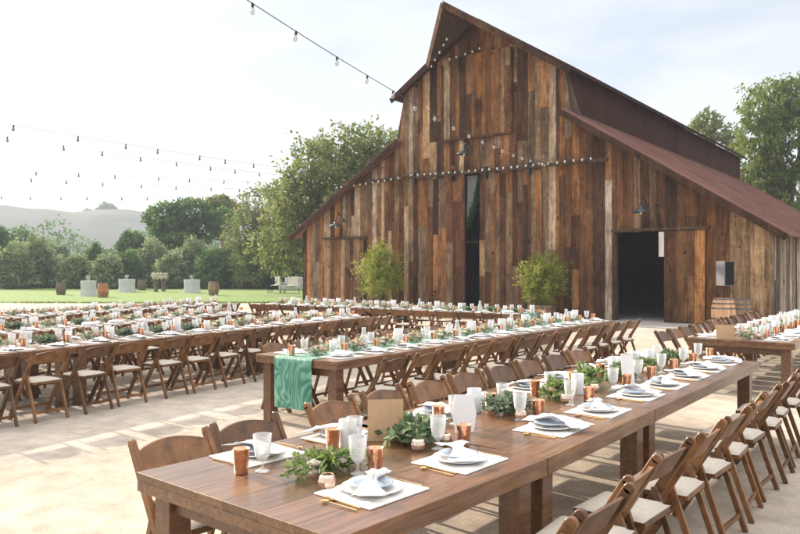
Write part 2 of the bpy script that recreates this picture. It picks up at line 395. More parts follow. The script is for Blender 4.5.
def planks(s0, s1, lo, hi, rnd, put, wmin=.16, wmax=.34, snaps=(), lmin=1.5, lmax=5.2, grey=0, mono=None, col=None):
    """vertical boards; put(sa, sb, za0, za1, zb0, zb1, off, col) draws one"""
    xs = [s0]; marks = sorted([m for m in snaps if s0 < m < s1]) + [s1]
    for mk in marks:
        a = xs[-1]; n = max(1, round((mk-a)/rnd.uniform(wmin+.03,wmax-.03)))
        ws = [rnd.uniform(wmin,wmax) for _ in range(n)]; t = sum(ws)
        for w in ws: a += w*(mk-xs[0] if False else 1)*0
        base = xs[-1]; acc = 0
        for w in ws: acc += w; xs.append(base + (mk-base)*acc/t)
    for a, b in zip(xs, xs[1:]):
        mid = (a+b)/2
        z = lo(mid); H = min(hi(a), hi(b)); top_a, top_b = hi(a), hi(b)
        first = True
        while z < H - .02:
            L = rnd.uniform(lmin,lmax); z1 = z+L
            last = z1 > H-.5
            off = rnd.uniform(0,.018); c = col(mid,(z+min(z1,H))/2,rnd) if col else None
            c = c or pcol(rnd, grey)
            za, zb = (top_a, top_b) if last else (z1-.004, z1-.004)
            put(a+.004, b-.004, z, za, z, zb, off, c)
            if last: break
            z = z1
def front_put(mb, y0, th=.03):
    def put(sa, sb, za0, za1, zb0, zb1, off, c):
        y = y0-off
        vs = [(sa+BX,y,za0),(sb+BX,y,zb0),(sb+BX,y,zb1),(sa+BX,y,za1)]
        vs += [(p[0], y0+th, p[2]) for p in vs]
        mb.add(vs, [(0,1,2,3),(4,7,6,5),(0,4,5,1),(1,5,6,2),(2,6,7,3),(3,7,4,0)], c)
    return put
rnd = random.Random(11)
w = MB()
def lo_f(s):
    if -.753 < s < .839: return 2.98
    if -6.80 < s < -6.044: return 5.42
    return .02
def spec_col(s, z, r):
    if -1.2 < s < -.9 and 1.0 < z < 5.2: return (.50,.46,.42)
    if -3.25 < s < -2.95 and z > 5.2: return (.47,.40,.33)
    if -9.45 < s < -9.2 and z > 5.0: return (.42,.37,.33)
    if -13.0 < s < -12.8 and z > 2.0: return (.42,.36,.31)
    if -11.35 < s < -11.1 and z > 2.3: return (.50,.45,.41)
planks(S0, S3, lo_f, top_h, rnd, front_put(w, BY), snaps=(-.753,.839,-6.80,-6.044,S1,S2,-1.17,-.93,-3.24,-2.97,-9.43,-9.2,-13,-12.8,-11.35,-11.1), col=spec_col)
fw = bp(w.build('wall', M['barnwood'])); tag(fw, 'front wall of mismatched vertical reclaimed boards')
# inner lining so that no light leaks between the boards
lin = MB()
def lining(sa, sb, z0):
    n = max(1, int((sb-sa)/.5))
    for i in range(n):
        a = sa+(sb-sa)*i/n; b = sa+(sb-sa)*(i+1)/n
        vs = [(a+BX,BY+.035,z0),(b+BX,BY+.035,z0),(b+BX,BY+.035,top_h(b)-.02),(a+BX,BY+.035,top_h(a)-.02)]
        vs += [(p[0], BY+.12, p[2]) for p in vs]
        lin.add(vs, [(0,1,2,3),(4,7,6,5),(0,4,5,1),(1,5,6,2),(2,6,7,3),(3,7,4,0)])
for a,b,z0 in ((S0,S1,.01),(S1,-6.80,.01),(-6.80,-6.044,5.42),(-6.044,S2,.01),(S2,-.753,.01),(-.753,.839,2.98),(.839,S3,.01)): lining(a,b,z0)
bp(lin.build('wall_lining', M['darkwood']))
# side and rear walls
def side_wall(s, z0, z1, grey, name='wall', lab=None, sign=1, y0=BY+.13, y1=BY+LEN, seed=3):
    m = MB(); r = random.Random(seed); x = s+BX
    def put(a, b, za0, za1, zb0, zb1, off, c):
        o = x + sign*off
        vs = [(o,a,za0),(o,b,zb0),(o,b,zb1),(o,a,za1)]; vs += [(x-sign*.06,p[1],p[2]) for p in vs]
        m.add(vs, [(0,1,2,3),(4,7,6,5),(0,4,5,1),(1,5,6,2),(2,6,7,3),(3,7,4,0)], c)
    planks(y0, y1, lambda t: z0, lambda t: z1, r, put, grey=grey, lmin=1.2, lmax=5)
    o = bp(m.build(name, M['barnwood']));
    if lab: tag(o, lab)
side_wall(S3-.035, .02, 2.95, .85, lab='right side wall of grey weathered boards', seed=5)
side_wall(S0+.035, .02, 3.38, .6, sign=-1, seed=6)
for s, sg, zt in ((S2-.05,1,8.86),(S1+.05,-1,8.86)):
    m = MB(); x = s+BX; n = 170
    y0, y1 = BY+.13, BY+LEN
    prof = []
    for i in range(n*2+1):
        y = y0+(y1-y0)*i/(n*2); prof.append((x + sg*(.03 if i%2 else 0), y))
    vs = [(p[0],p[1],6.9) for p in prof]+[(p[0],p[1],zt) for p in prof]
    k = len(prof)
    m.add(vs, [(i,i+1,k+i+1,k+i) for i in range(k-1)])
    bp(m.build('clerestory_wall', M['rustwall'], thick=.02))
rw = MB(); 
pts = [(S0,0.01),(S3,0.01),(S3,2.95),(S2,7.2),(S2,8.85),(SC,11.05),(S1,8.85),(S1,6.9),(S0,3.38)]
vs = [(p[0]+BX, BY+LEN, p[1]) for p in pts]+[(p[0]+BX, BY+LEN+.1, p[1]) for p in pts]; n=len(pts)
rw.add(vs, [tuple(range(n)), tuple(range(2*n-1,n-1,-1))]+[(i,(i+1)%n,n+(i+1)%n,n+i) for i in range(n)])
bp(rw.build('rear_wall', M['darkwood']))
fl = MB(); fl.b2((S0+BX+.1,BY-.0,.0),(S3+BX-.1,BY+LEN,.03)); bp(fl.build('barn_floor', M['concrete']))
# roofs: slabs with standing ribs
def roof(name, sa, ha, sb, hb, y0, y1, th=.09, ov=0, ribs=True, m='roof', lab=None):
    mb = MB()
    d = Vector((sb-sa,0,hb-ha)); d.normalize(); nrm = Vector((-d.z,0,d.x)); 
    if nrm.z < 0: nrm = -nrm
    A = Vector((sa+BX,0,ha)); B = Vector((sb+BX,0,hb)) + d*ov
    def slab(ya, yb, t0, t1):
        vs = [A+nrm*t0, B+nrm*t0, B+nrm*t1, A+nrm*t1]
        vv = [(p.x,ya,p.z) for p in vs]+[(p.x,yb,p.z) for p in vs]
        mb.add(vv, [(0,1,2,3),(7,6,5,4),(0,4,5,1),(1,5,6,2),(2,6,7,3),(3,7,4,0)])
    slab(y0, y1, .0, th)
    if ribs:
        y = y0+.25
        while y < y1-.1:
            slab(y-.02, y+.02, th+.001, th+.035); y += .42
    o = bp(mb.build(name, M[m])); 
    if lab: tag(o, lab)
    # rafter-side soffit boards and fascia
    return o, A, B, nrm, d
roof('roof', S2+.03, 7.27, S3, 3.0, BY-.45, BY+LEN+.4, ov=.5, lab='long red brown metal lean-to roof')
roof('roof', S1-.03, 6.97, S0, 3.43, BY-.45, BY+LEN+.4, ov=.5)
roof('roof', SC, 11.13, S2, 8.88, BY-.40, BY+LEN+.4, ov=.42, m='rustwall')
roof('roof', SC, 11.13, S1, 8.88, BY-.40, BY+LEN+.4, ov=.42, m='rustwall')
# fascia boards along the rakes
def rake(sa, ha, sb, hb, y):
    mb = MB(); a = Vector((sa+BX,y,ha-.07)); b = Vector((sb+BX,y,hb-.07)); mb.beam(a, b, .05, .2, side=(0,1,0), col=(.075,.04,.028)); bp(mb.build('fascia', M['barnwood']))
k = .64
rake(S2+.02, 7.27, S3+.42, 3.0-.27, BY-.48); rake(S1-.02, 6.97, S0-.42, 3.43-.26, BY-.48)
rake(SC+2.1, 11.13-2.1*k, S2+.36, 8.88-.23, BY-.43); rake(SC-2.1, 11.13-2.1*k, S1-.36, 8.88-.23, BY-.43)
# hay hood
hd = MB(); tip = Vector((SC+BX, BY-2.45, 11.13)); ap = Vector((SC+BX, BY-.3, 11.13))
for sg in (-1,1):
    e = Vector((SC+BX+sg*2.1, BY-.3, 11.13-2.1*k)); up = Vector((0,0,.12))
    hd.add([tip, e, ap, tip+up, e+up, ap+up], [(0,1,2),(3,5,4),(0,3,4,1),(1,4,5,2),(2,5,3,0)])
bp(hd.build('hay_hood', M['darkwood']))
hb = MB()
for sg in (-1,1):
    e = Vector((SC+BX+sg*2.13, BY-.36, 11.06-2.13*k)); hb.beam(tip+Vector((0,-.03,-.03)), e, .05, .2, side=(0,1,0), col=(.14,.085,.06))
hb.beam(tip+Vector((0,.1,-.12)), ap+Vector((0,0,-.12)), .1, .16, col=(.07,.045,.03))
bp(hb.build('hood_trim', M['barnwood']))
# doors
def leaf_door(name, s0, s1, z0, z1, y, seed, lab=None, frame=False):
    mb = MB(); r = random.Random(seed)
    planks(s0, s1, lambda s: z0, (z1 if callable(z1) else (lambda s: z1)), r, front_put(mb, y), lmin=1.2, lmax=4.8)
    o = bp(mb.build(name, M['barnwood'])); 
    if lab: tag(o, lab)
    return o
leaf_door('sliding_door', -6.044, -3.476, .05, 5.32, BY-.10, 21, 'right leaf of the tall central sliding door')
leaf_door('sliding_door', -9.38, -6.80, .05, 5.32, BY-.10, 22, 'left leaf of the tall central sliding door')
leaf_door('side_door', .839, 2.10, .05, 2.98, BY-.10, 23, 'plank door slid open beside the dark doorway')
leaf_door('side_door', -13.98, -11.74, .05, 3.05, BY-.10, 24, 'closed plank door in the left wing')
ld = leaf_door('loft_door', -7.676, -4.723, 6.80, lambda s: top_h(s)-.12 if top_h(s)-.12 < 9.95 else 9.95, BY-.10, 25)
lt = MB(); c = (.11,.06,.04)
lt.b2((-7.74+BX,BY-.17,6.72),(-4.66+BX,BY-.05,6.80),c); lt.b2((-4.72+BX,BY-.16,6.81),(-4.64+BX,BY-.05,9.9),c); lt.b2((-7.76+BX,BY-.16,6.81),(-7.68+BX,BY-.05,9.7),c)
lt.build('door_frame', M['barnwood'], parent=ld)
tr = MB(); c = (.12,.085,.06)
tr.b2((-12.6+BX,BY-.24,5.38),(-1.0+BX,BY-.13,5.50),c)
bp(tr.build('door_track', M['barnwood']))
t2 = MB(); t2.b2((-.9+BX,BY-.17,3.0),(2.25+BX,BY-.05,3.09),c); bp(t2.build('door_track', M['barnwood']))
t3 = MB(); t3.b2((-14.1+BX,BY-.17,3.07),(-11.6+BX,BY-.05,3.15),c); bp(t3.build('door_track', M['barnwood']))
jm = MB(); jm.b2((-.86+BX,BY-.05,.03),(-.76+BX,BY+.03,2.97),(.09,.05,.03)); bp(jm.build('door_frame', M['barnwood'])); jm = MB(); jm.b2((.84+BX,BY-.04,.03),(.9+BX,BY+.03,2.97),(.2,.12,.07)); bp(jm.build('door_frame', M['barnwood']))
pb = MB(); pb.b2((.70+BX,BY-.19,2.15),(.86+BX,BY-.14,2.95)); tag(bp(pb.build('pale_batten', M['board'])), 'short pale board hanging at the doorway corner')
ap_ = MB(); ap_.b2((-1.6+BX, BY-2.3, .0),(2.6+BX, BY-.02, .025)); tag(ap_.build('concrete_pad', M['concrete']), kind='structure')
# hinges / small ironwork on the doors
for s_ in (-9.0,-7.2,-5.7,-3.9):
    ir = MB(); ir.b2((s_+BX-.03,BY-.27,5.15),(s_+BX+.03,BY-.115,5.6)); bp(ir.build('door_hanger', M['iron']))

# curtain and foliage in the central gap
cm = MB()
def cf(i, j):
    z = 5.36 - 1.75*j; wd = (.44*(1-j)**.8+.06)
    x = -6.78 + wd*i
    return (x+BX, BY+.18+.03*math.sin(i*26+j*3), z)
cm.grid(cf, 24, 14)
tag(cm.build('curtain', M['sheer'], smooth=True), 'sheer white curtain gathered in the central barn doorway', 'curtain')

# ------------------------------------------------------------------ foliage helpers
def leaf_quad(mb, p, d, nrm, L, W, col):
    d = d.normalized(); sd = d.cross(nrm)
    if sd.length < 1e-3: sd = d.orthogonal()
    sd.normalize(); a = p; b = p + d*L*.5 + sd*W*.5; c = p + d*L; e = p + d*L*.5 - sd*W*.5
    mb.add([a,b,c,e], [(0,1,2,3)], col)
def rdir(): 
    v = Vector((random.gauss(0,1),random.gauss(0,1),random.gauss(0,1))); return v.normalized()
def crown(mb, blobs, n, L, W, cols, droop=.3, surf=.55, fuzz=.18, gap=-.22):
    cols = (list(cols)*4)[:4] if len(cols) < 4 else sorted(cols, key=sum)[:4]
    """leaves filling noisy ellipsoid blobs (c, r); denser towards the skin"""
    vols = [b[1][0]*b[1][1]*b[1][2] for b in blobs]
    for _ in range(n):
        c, r = random.choices(blobs, vols)[0][:2]
        u = rdir(); rad = (random.random()**(1/3))*(1-surf)+surf*random.uniform(.82,1.0)
        nz = 1 + fuzz*2*noise.noise(Vector(c)+u*2.3) + fuzz*noise.noise(u*6+Vector(c)*1.7)
        p = Vector((c[0]+u.x*r[0]*rad*nz, c[1]+u.y*r[1]*rad*nz, c[2]+u.z*r[2]*rad*nz))
        if noise.noise(p*1.1/max(r[0],.3)*2.2) < gap: continue
        d = (u*.6 + rdir()*.8 + Vector((0,0,-droop))).normalized()
        ck = noise.noise(p*(1.6/max(r[0],.3))+Vector((7,3,1))); col = cols[max(0,min(3,int((ck+.5)*4+random.gauss(0,.5))))]; kk = random.uniform(.85,1.15); col = tuple(q_*kk for q_ in col)
        leaf_quad(mb, p, d, rdir(), L*random.uniform(.6,1.3), W*random.uniform(.7,1.3), col)
def limbs(mb, base, h, r, blobs, n=7):
    base = Vector(base); fork = base + Vector((random.uniform(-.2,.2)*h*.1, random.uniform(-.2,.2)*h*.1, h))
    mb.tube([base-Vector((0,0,.1)), base+Vector((0,0,h*.3)), base+Vector((.02*h,.01*h,h*.65)), fork], [r*1.35, r, r*.85, r*.7], 9)
    for k in range(n):
        c, rr = random.choice(blobs)[:2]; u = rdir(); tgt = Vector((c[0]+u.x*rr[0]*.7, c[1]+u.y*rr[1]*.7, c[2]+abs(u.z)*rr[2]*.6))
        st = base.lerp(fork, random.uniform(.6,1)); mid = st.lerp(tgt,.5)+Vector((0,0,.12*(tgt-st).length))
        mb.tube([st, mid, tgt], [r*.5, r*.28, r*.07], 6)
OAK = [(.17,.22,.07),(.22,.27,.09),(.13,.17,.05),(.28,.30,.12)]
GRN = [(.09,.18,.065),(.13,.22,.08),(.07,.14,.05),(.17,.26,.10)]
OLV = [(.20,.27,.13),(.25,.32,.17),(.16,.22,.10),(.31,.36,.21)]
PEP = [(.14,.20,.04),(.18,.25,.06),(.11,.16,.035),(.23,.28,.09)]
def tree(name, px, Z, blobs_px, n, L, W, cols, label, cat, trunk=.25, group=None, trunk_px=None, droop=.3, fuzz=.18, th=None, gap=-.22):
    """blobs given in picture units (px, py, rx, ry) at distance Z turned into metres there, with real depth"""
    q = Z/FPX; base = cw((trunk_px or px)/1.0*0 + ((trunk_px or px)-400)*q, Z)
    blobs = []
    for b in blobs_px:
        x,y,rx,ry = b[:4]; dz = b[4] if len(b) > 4 else random.uniform(-.3,.3)*rx*q
        c = cw((x-400)*q, Z+dz) - base; blobs.append(((c.x, c.y, CAMH+(270-y)*q), (rx*q, rx*q, ry*q)))
    root = empty(name, base, 0, label, cat, group)
    mb = MB(); crown(mb, blobs, n, L, W, cols, droop, fuzz=fuzz, gap=gap); mb.build('crown', M['leaf'], root)
    hh = th or max(.5, min(b[0][2]-b[1][2]*.4 for b in blobs))
    t = MB(); limbs(t, (0,0,0), hh, trunk, blobs, 9); t.build('trunk', M['bark'], root, smooth=True)
    return root
tree('oak_tree', 320, 50, [(352,160,34,30),(318,172,30,34),(300,205,34,34),(372,150,26,24),(336,205,40,42),(390,165,24,34),(322,235,30,34),(285,245,28,28)], 34000, .30,.16, OAK,
     'broad olive green oak tree rising behind the left end of the barn', 'tree', .35, fuzz=.4, gap=-.08)
tree('oak_tree', 262, 68, [(262,205,20,18),(248,232,24,24),(275,232,26,30),(262,256,28,24),(290,200,16,16),(258,272,26,14)], 24000, .28,.15, OAK,
     'yellowish oak tree just left of the barn behind the lawn sofas', 'tree', .3, fuzz=.35, gap=-.12)
tree('dark_tree', 185, 78, [(165,218,20,15),(190,212,20,14),(205,226,18,16),(176,232,24,16),(222,222,16,14)], 12000, .38,.24, GRN,
     'dark green spreading tree behind the middle of the hedge', 'tree', .4)
tree('dark_tree', 222, 86, [(218,205,13,11),(226,214,15,14)], 4500, .4,.24, OAK, 'lighter rounded treetop right of the dark spreading tree', 'tree', .3)
tree('dark_tree', 134, 82, [(132,241,11,10),(126,252,10,11),(140,253,10,12)], 4500, .36,.22, GRN, 'small dark tree left of the dark spreading tree', 'tree', .25)
tree('dark_tree', 5, 80, [(-12,240,22,18),(12,243,20,15),(24,256,18,15),(-2,262,24,18)], 9000, .4,.24, GRN, 'dense dark green tree at the far left edge of the picture', 'tree', .4)
tree('dark_tree', 44, 100, [(40,252,13,12),(34,262,12,12)], 4000, .42,.26, OAK, 'low olive tree beside the far left dense tree', 'tree', .25)
tree('dark_tree', 60, 115, [(60,254,8,9),(60,264,9,9)], 2600, .42,.26, GRN, 'small round tree before the hazy hill, right of the low olive tree', 'tree', .25)
tree('pepper_tree', 785, 52, [(768,108,26,26),(798,100,28,26),(758,138,22,28),(790,146,32,36),(825,130,30,40),(766,176,26,28),(800,190,34,30),(752,190,18,22)], 42000, .30,.13, PEP,
     'bright green weeping pepper tree behind the right end of the barn', 'tree', .4, droop=1.2, fuzz=.35, gap=-.13)
tree('oak_tree', 712, 66, [(706,122,12,10),(720,132,12,10),(697,134,12,12),(733,143,11,10)], 3600, .32,.16, OAK, 'small treetop showing above the barn roof ridge at right', 'tree', .3, fuzz=.35)
# hedge of shrubs behind the lawn
shx = [(14,262,17,19,1),(37,256,15,20,1),(56,270,12,14,1),(76,268,11,13,1),(94,264,8,20,0),(108,270,12,15,1),(128,266,13,16,0),(152,259,15,20,1),(172,268,12,15,1),(192,258,15,20,1),(212,266,12,18,0),
       (228,262,12,20,1),(246,264,13,20,0),(264,262,14,22,0),(282,262,14,22,0),(298,260,14,26,0)]
side = ['left','right']
shlab = ['rounded olive shrub at the left end of the hedge','tall pale rounded shrub second from the left end of the hedge','low shrub behind the dark barrel on the lawn',
 'low pale shrub left of the narrow dark hedge shrub','narrow dark upright shrub behind the copper barrel','low shrub right of the narrow dark upright shrub',
 'dark shrub behind the second cloth covered cocktail table','large rounded pale shrub behind the two flower pedestals','low shrub between the two large rounded pale shrubs',
 'large rounded pale shrub behind the third cocktail table','dark shrub behind the right hand oak barrel','pale shrub left of the farthest oak barrel','dark shrub behind the farthest oak barrel',
 'dark shrub right of the farthest oak barrel','dark shrub behind the black lounge chair','tall dark shrub touching the barn left corner']
for i,(x,y,rx,ry,pl) in enumerate(shx):
    Z = 68 + (i*37%5)*1.2
    tree('hedge_shrub', x, Z, [(x,y,rx,ry,0),(x-rx*.4,y+ry*.4,rx*.75,ry*.8,.3),(x+rx*.4,y+ry*.35,rx*.75,ry*.8,-.3),(x,277,rx*1.25,12,-.4)], 5200, .34,.2, OLV if pl else GRN, shlab[i], 'shrub', .1, 'shrubs along the back of the lawn', fuzz=.25, th=.5, gap=-.6)
# far wood between the hedge and the hill, one mass
fw_ = MB()
for k in range(46):
    Zk = random.uniform(135,260); x = random.uniform(-60,640); q = Zk/FPX; c = cw((x-400)*q, Zk); r = random.uniform(4,9)
    crown(fw_, [((c.x,c.y,r*.55),(r,r,r*random.uniform(.6,.95)))], 800, .8,.6, OLV+GRN, .2, gap=-.9)
tag(fw_.build('wood', M['leaf']), 'hazy mass of far trees beyond the hedge', 'woodland', kind='stuff')
hw = MB()
for (x,y,r) in ((106,208,4),(111,209,3.5),(101,211,3),(88,212,2)):
    q = 558/FPX; c = cw((x-400)*q,558, CAMH+(270-y)*q); crown(hw, [(tuple(c),(r,r,r*.8))], 160, 2.6,2, GRN,.1)
tag(hw.build('ridge_trees', M['leaf']), 'hazy trees standing on the ridge of the far hill', 'trees', kind='stuff')

# ------------------------------------------------------------------ potted bushes by the barn
def potted(px, Z, w_, top, seed, label, blobs):
    random.seed(seed); base = cw((px-400)/FPX*Z, Z); root = empty('potted_bush', base, 0, label, 'potted plant', 'potted bushes before the barn')
    m = MB()
    for k in range(24):
        a0, a1 = 2*PI*k/24, 2*PI*(k+.94)/24; c_ = jit((.75,.75,.75),.25)
        prof = [(.30,0),(.36,.28),(.37,.52)]
        vs = [(r*math.cos(a), r*math.sin(a), z) for r,z in prof for a in (a0,a1)]
        m.add(vs, [(0,1,3,2),(2,3,5,4)], c_)
    m.lathe([(.0,.47),(.35,.47)], 24); m.lathe([(.29,.0),(.36,.28),(.365,.52),(.34,.52),(.34,.47)], 24, col=(.5,.5,.5))
    pot = m.build('pot', M['barrel'], root); h = MB()
    for z,r in ((.12,.338),(.40,.378)): h.lathe([(r,z-.02),(r+.008,z-.02),(r+.008,z+.02),(r,z+.02)], 24)
    h.build('hoop', M['hoop'], pot)
    mb = MB(); crown(mb, blobs, 15000, .11,.03, [(.26,.31,.06),(.34,.38,.09),(.20,.25,.05),(.42,.43,.14)], -.5, surf=.35, fuzz=.45, gap=-.12)
    mb.build('foliage', M['leaf'], root)
    st = MB()
    for k in range(14):
        a = random.uniform(0,6.28); q = random.uniform(.1,.5); st.tube([(.08*math.cos(a),.08*math.sin(a),.45),(.3*q*math.cos(a),.3*q*math.sin(a),1.1),(q*math.cos(a),q*math.sin(a),1.9)], [.015,.011,.005], 5)
    st.build('stem', M['bark'], root)
potted(381, 29.6, 1.6, 3.0, 5, 'egg shaped light green potted bush left of the central barn doors',
   [((0,0,1.35),(.80,.80,.72)),((0.05,0,1.9),(.62,.62,.72)),((-.15,0,2.3),(.38,.38,.55)),((-.1,0,2.75),(.16,.16,.3)),((-.45,0,1.8),(.45,.45,.5)),((.55,0,1.35),(.4,.4,.5))])
potted(542, 25.6, 1.6, 2.5, 6, 'round light green potted bush right of the central barn doors',
   [((0,0,1.15),(.66,.66,.56)),((0.05,0,1.55),(.60,.60,.52)),((.22,0,2.0),(.28,.28,.36)),((.16,0,2.45),(.06,.06,.42)),((-.42,0,1.55),(.28,.28,.34)),((.46,0,1.6),(.26,.26,.3)),((-.2,0,2.05),(.16,.16,.24)),((-.5,0,1.0),(.24,.24,.3))])
random.seed(31)
# trailing foliage in the doorway gap
tf = MB()
for k in range(900):
    t = random.random(); p = Vector((-6.08-.60*t**1.2+BX+random.gauss(0,.05), BY+.12+random.gauss(0,.04), 5.36-1.9*t+random.gauss(0,.06)))
    leaf_quad(tf, p, rdir()+Vector((0,0,-.6)), rdir(), .11,.05, jit((.05,.10,.05),.3))
tag(tf.build('foliage_swag', M['leaf']), 'green foliage swag trailing down inside the central barn doorway', 'greenery')

# ------------------------------------------------------------------ barn lamps (gooseneck)
def barn_lamp(s, h, label):
    root = empty('barn_lamp', (s+BX, BY-.02, h), 0, label, 'wall lamp', 'black gooseneck lamps on the barn front')
    m = MB(); m.lathe([(.0,.20),(.055,.20),(.07,.14),(.10,.10),(.27,.0),(.28,-.03),(.265,-.03),(.25,0),(.08,.08),(0,.1)], 28, (0,-.55,0)); m.build('lamp_shade', M['enamel'], root, smooth=True)
    a = MB(); a.tube([(0,-.0,.25),(0,-.16,.44),(0,-.36,.50),(0,-.50,.40),(0,-.55,.18)], .016, 8); a.build('arm', M['iron'], root, smooth=True)
    b_ = MB(); b_.lathe([(0,0),(.07,0),(.07,.03),(0,.03)], 16, (0,-.03,.25), ax=Matrix.Rotation(R(90),3,'X')); b_.build('wall_bracket', M['iron'], root)
    g_ = MB(); g_.lathe([(0,-.1),(.03,-.08),(.045,-.04),(.03,.03),(.015,.08)], 12, (0,-.55,0)); g_.build('bulb', M['bulb'], root, smooth=True)
barn_lamp(-6.44, 6.1, 'black gooseneck barn lamp over the central sliding doors')
barn_lamp(-12.9, 3.62, 'black gooseneck barn lamp over the left wing door')
barn_lamp(.25, 3.6, 'black gooseneck barn lamp over the open dark doorway at right')

# ------------------------------------------------------------------ string lights
def string(p0, p1, sag, spacing, label, group, size=1.0, first=.3, mat_='bulbdark', drop=.0, wr=.006):
    p0, p1 = Vector(p0), Vector(p1); L = (p1-p0).length; root = empty('string_lights', p0, 0, label, 'string lights', group)
    f = lambda t: (p1-p0)*t + Vector((0,0,-4*sag*t*(1-t)))
    w_ = MB(); w_.tube([f(i/40) for i in range(41)], wr, 5); w_.build('wire', M['wire'], root)
    proto = None; n = int((L-first)/spacing); tot = 0
    for k in range(n):
        t = (first+k*spacing)/L; p = f(t); t += random.uniform(-.12,.12)*spacing/L; p = f(t)
        if not vis(p0+p, 40): continue
        if tot >= 95: break
        tot += 1
        if proto is None:
            b = MB(); b.lathe([(.0,-.135*size),(.018*size,-.13*size),(.032*size,-.105*size),(.034*size,-.085*size),(.022*size,-.05*size),(.014*size,-.035*size)], 12)
            ob = b.build('bulb', M[mat_], root, smooth=True); s_ = MB(); s_.lathe([(0,.01),(.017*size,.01),(.019*size,-.045*size),(0,-.045*size)], 10); so = s_.build('socket', M['wire'], ob); proto = (ob, so)
            ob.location = p - Vector((0,0,wr))
        else:
            ob = proto[0].copy(); COL.objects.link(ob); ob.parent = root; ob.location = p - Vector((0,0,wr)); so = proto[1].copy(); COL.objects.link(so); so.parent = ob
            ob.rotation_euler = (random.uniform(-.15,.15), random.uniform(-.15,.15), 0)
    return root
def pw(px, py, Z): return cw((px-400)/FPX*Z, Z, CAMH+(270-py)*Z/FPX)
# overhead string to the barn
string(pw(226,-14,8.2), pw(556,165,25.9), .32, 1.05, 'bulb string sloping from overhead down to the barn front right', 'string lights hung over the tables', .95, .5)
wl = pw(353,186,31.6)
string(pw(-60,112,14.5), wl+Vector((.3,-.2,.35)), .10, 1.5, 'topmost of the bulb strings crossing the sky at left', 'string lights hung over the tables', 1.0, wr=.0045, mat_='bulbgrey')
string(pw(-60,126,17), wl+Vector((0,-.2,.15)), .12, 1.35, 'second from the top of the bulb strings crossing the sky at left', 'string lights hung over the tables', 1.0, wr=.0045, mat_='bulbgrey')
string(pw(-60,167,24), wl+Vector((-.3,-.2,0)), .0, 1.3, 'third from the top of the bulb strings crossing the sky at left', 'string lights hung over the tables', 1.0, wr=.0045, mat_='bulbgrey')
string(pw(-60,172,25.5), wl+Vector((-.6,-.2,-.2)), .12, 1.25, 'fourth from the top of the bulb strings crossing the sky at left', 'string lights hung over the tables', 1.0, wr=.0045, mat_='bulbgrey')
string(pw(-60,195,33), wl+Vector((-.9,-.2,-.3)), .12, 1.3, 'lowest of the bulb strings crossing the sky at left', 'string lights hung over the tables', 1.0, wr=.0045, mat_='bulbgrey')
string((-12.9+BX,BY-.3,5.40), (-9.2+BX,BY-.3,5.62), .05, .34, 'white bulbs along the left half of the barn door track', 'bulb strings on the barn front', 1.05, .1, 'bulb')
string((-9.2+BX,BY-.3,5.62), (-1.0+BX,BY-.3,5.62), .06, .30, 'white bulbs along the right half of the barn door track', 'bulb strings on the barn front', 1.05, .1, 'bulb')
string((SC+BX-1.9,BY-.42,9.75), (SC+BX,BY-1.7,10.6), .0, .42, 'short string of white bulbs under the left edge of the hay hood', 'bulb strings on the barn front', 1.05, .1, 'bulb')
string((SC+BX-1.2,BY-.3,9.95), (SC+BX+1.0,BY-.5,10.2), .05, .36, 'short string of white bulbs across the hollow of the hay hood', 'bulb strings on the barn front', 1.05, .1, 'bulb')

# ------------------------------------------------------------------ tables
def table(x0, x1, y0, y1, label, rot=0, piv=None, legs=(0,1), group='long farm dining tables', seed=1):
    """x = across, y = along; pivot (world) about which it is turned"""
    L = y1-y0; W = x1-x0; piv = piv or (x1, y1)
    base = Vector(((x0+x1)/2-piv[0], (y0+y1)/2-piv[1], 0)); base.rotate(Matrix.Rotation(rot,3,'Z')); base += Vector((piv[0],piv[1],0))
    root = empty('farm_table', base, rot, label, 'table', group); r = random.Random(seed)
    m = MB(); n = 6; pw_ = W/n
    for i in range(n):
        k = r.uniform(.75,1.2); m.b2((-W/2+i*pw_+.0004, -L/2, .722),(-W/2+(i+1)*pw_-.0004, L/2, .76),(k,k*r.uniform(.92,1.0),k*r.uniform(.85,1)))
    m.build('table_top', M['table'], root, bevel=.0018)
    a = MB(); th = .022
    for sx in (-1,1): a.b2((sx*(W/2-.001),-L/2+.001,.67),(sx*(W/2-.04),L/2-.001,.7215))
    for sy in (-1,1): a.b2((-W/2+.041,sy*(L/2-.001),.67),(W/2-.041,sy*(L/2-.04),.7215))
    a.build('apron', M['table'], root, bevel=.003)
    for sx in (-1,1):
        for sy in (-1,1):
            l = MB(); cx, cy = sx*(W/2-.12), sy*(L/2-.12)
            l.b2((cx-.06,cy-.06,0),(cx+.06,cy+.06,.7213),(.85,.8,.75)); l.build('leg', M['table'], root, bevel=.004)
    nb = max(1, round(L/2.4))
    b = MB(); b.b2((-.04,-L/2+.18,.60),(.04,L/2-.18,.70),(.7,.65,.6))
    for sy in (-1,1): b.b2((-W/2+.18,sy*(L/2-.12)-.03,.58),(W/2-.18,sy*(L/2-.12)+.03,.66),(.7,.65,.6))
    b.build('stretcher', M['table'], root)
    return root
th1 = -math.atan(.065)     # first foreground table is slightly askew
A0, A1 = -3.03, -1.68
W1 = 1.35
table(A1-W1, A1, 3.49-1.505, 3.486, 'short foremost farm table turned slightly, its left end facing the camera', rot=th1, piv=(A1,3.49), seed=1)
table(A0, A1, 3.495, 5.155, 'second farm table of the foreground row, between foremost and long ones', seed=2)
table(A0, A1, 5.165, 8.505, 'long farm table at the far end of the foreground row', seed=3)
table(-3.10, -1.72, 10.87, 14.4, 'farm table at right edge, first beyond the foreground row', seed=4)
table(-3.10, -1.72, 14.41, 18.6, 'farm table at the right nearest the barn speaker', seed=5)
B0, B1 = -6.43, -5.195
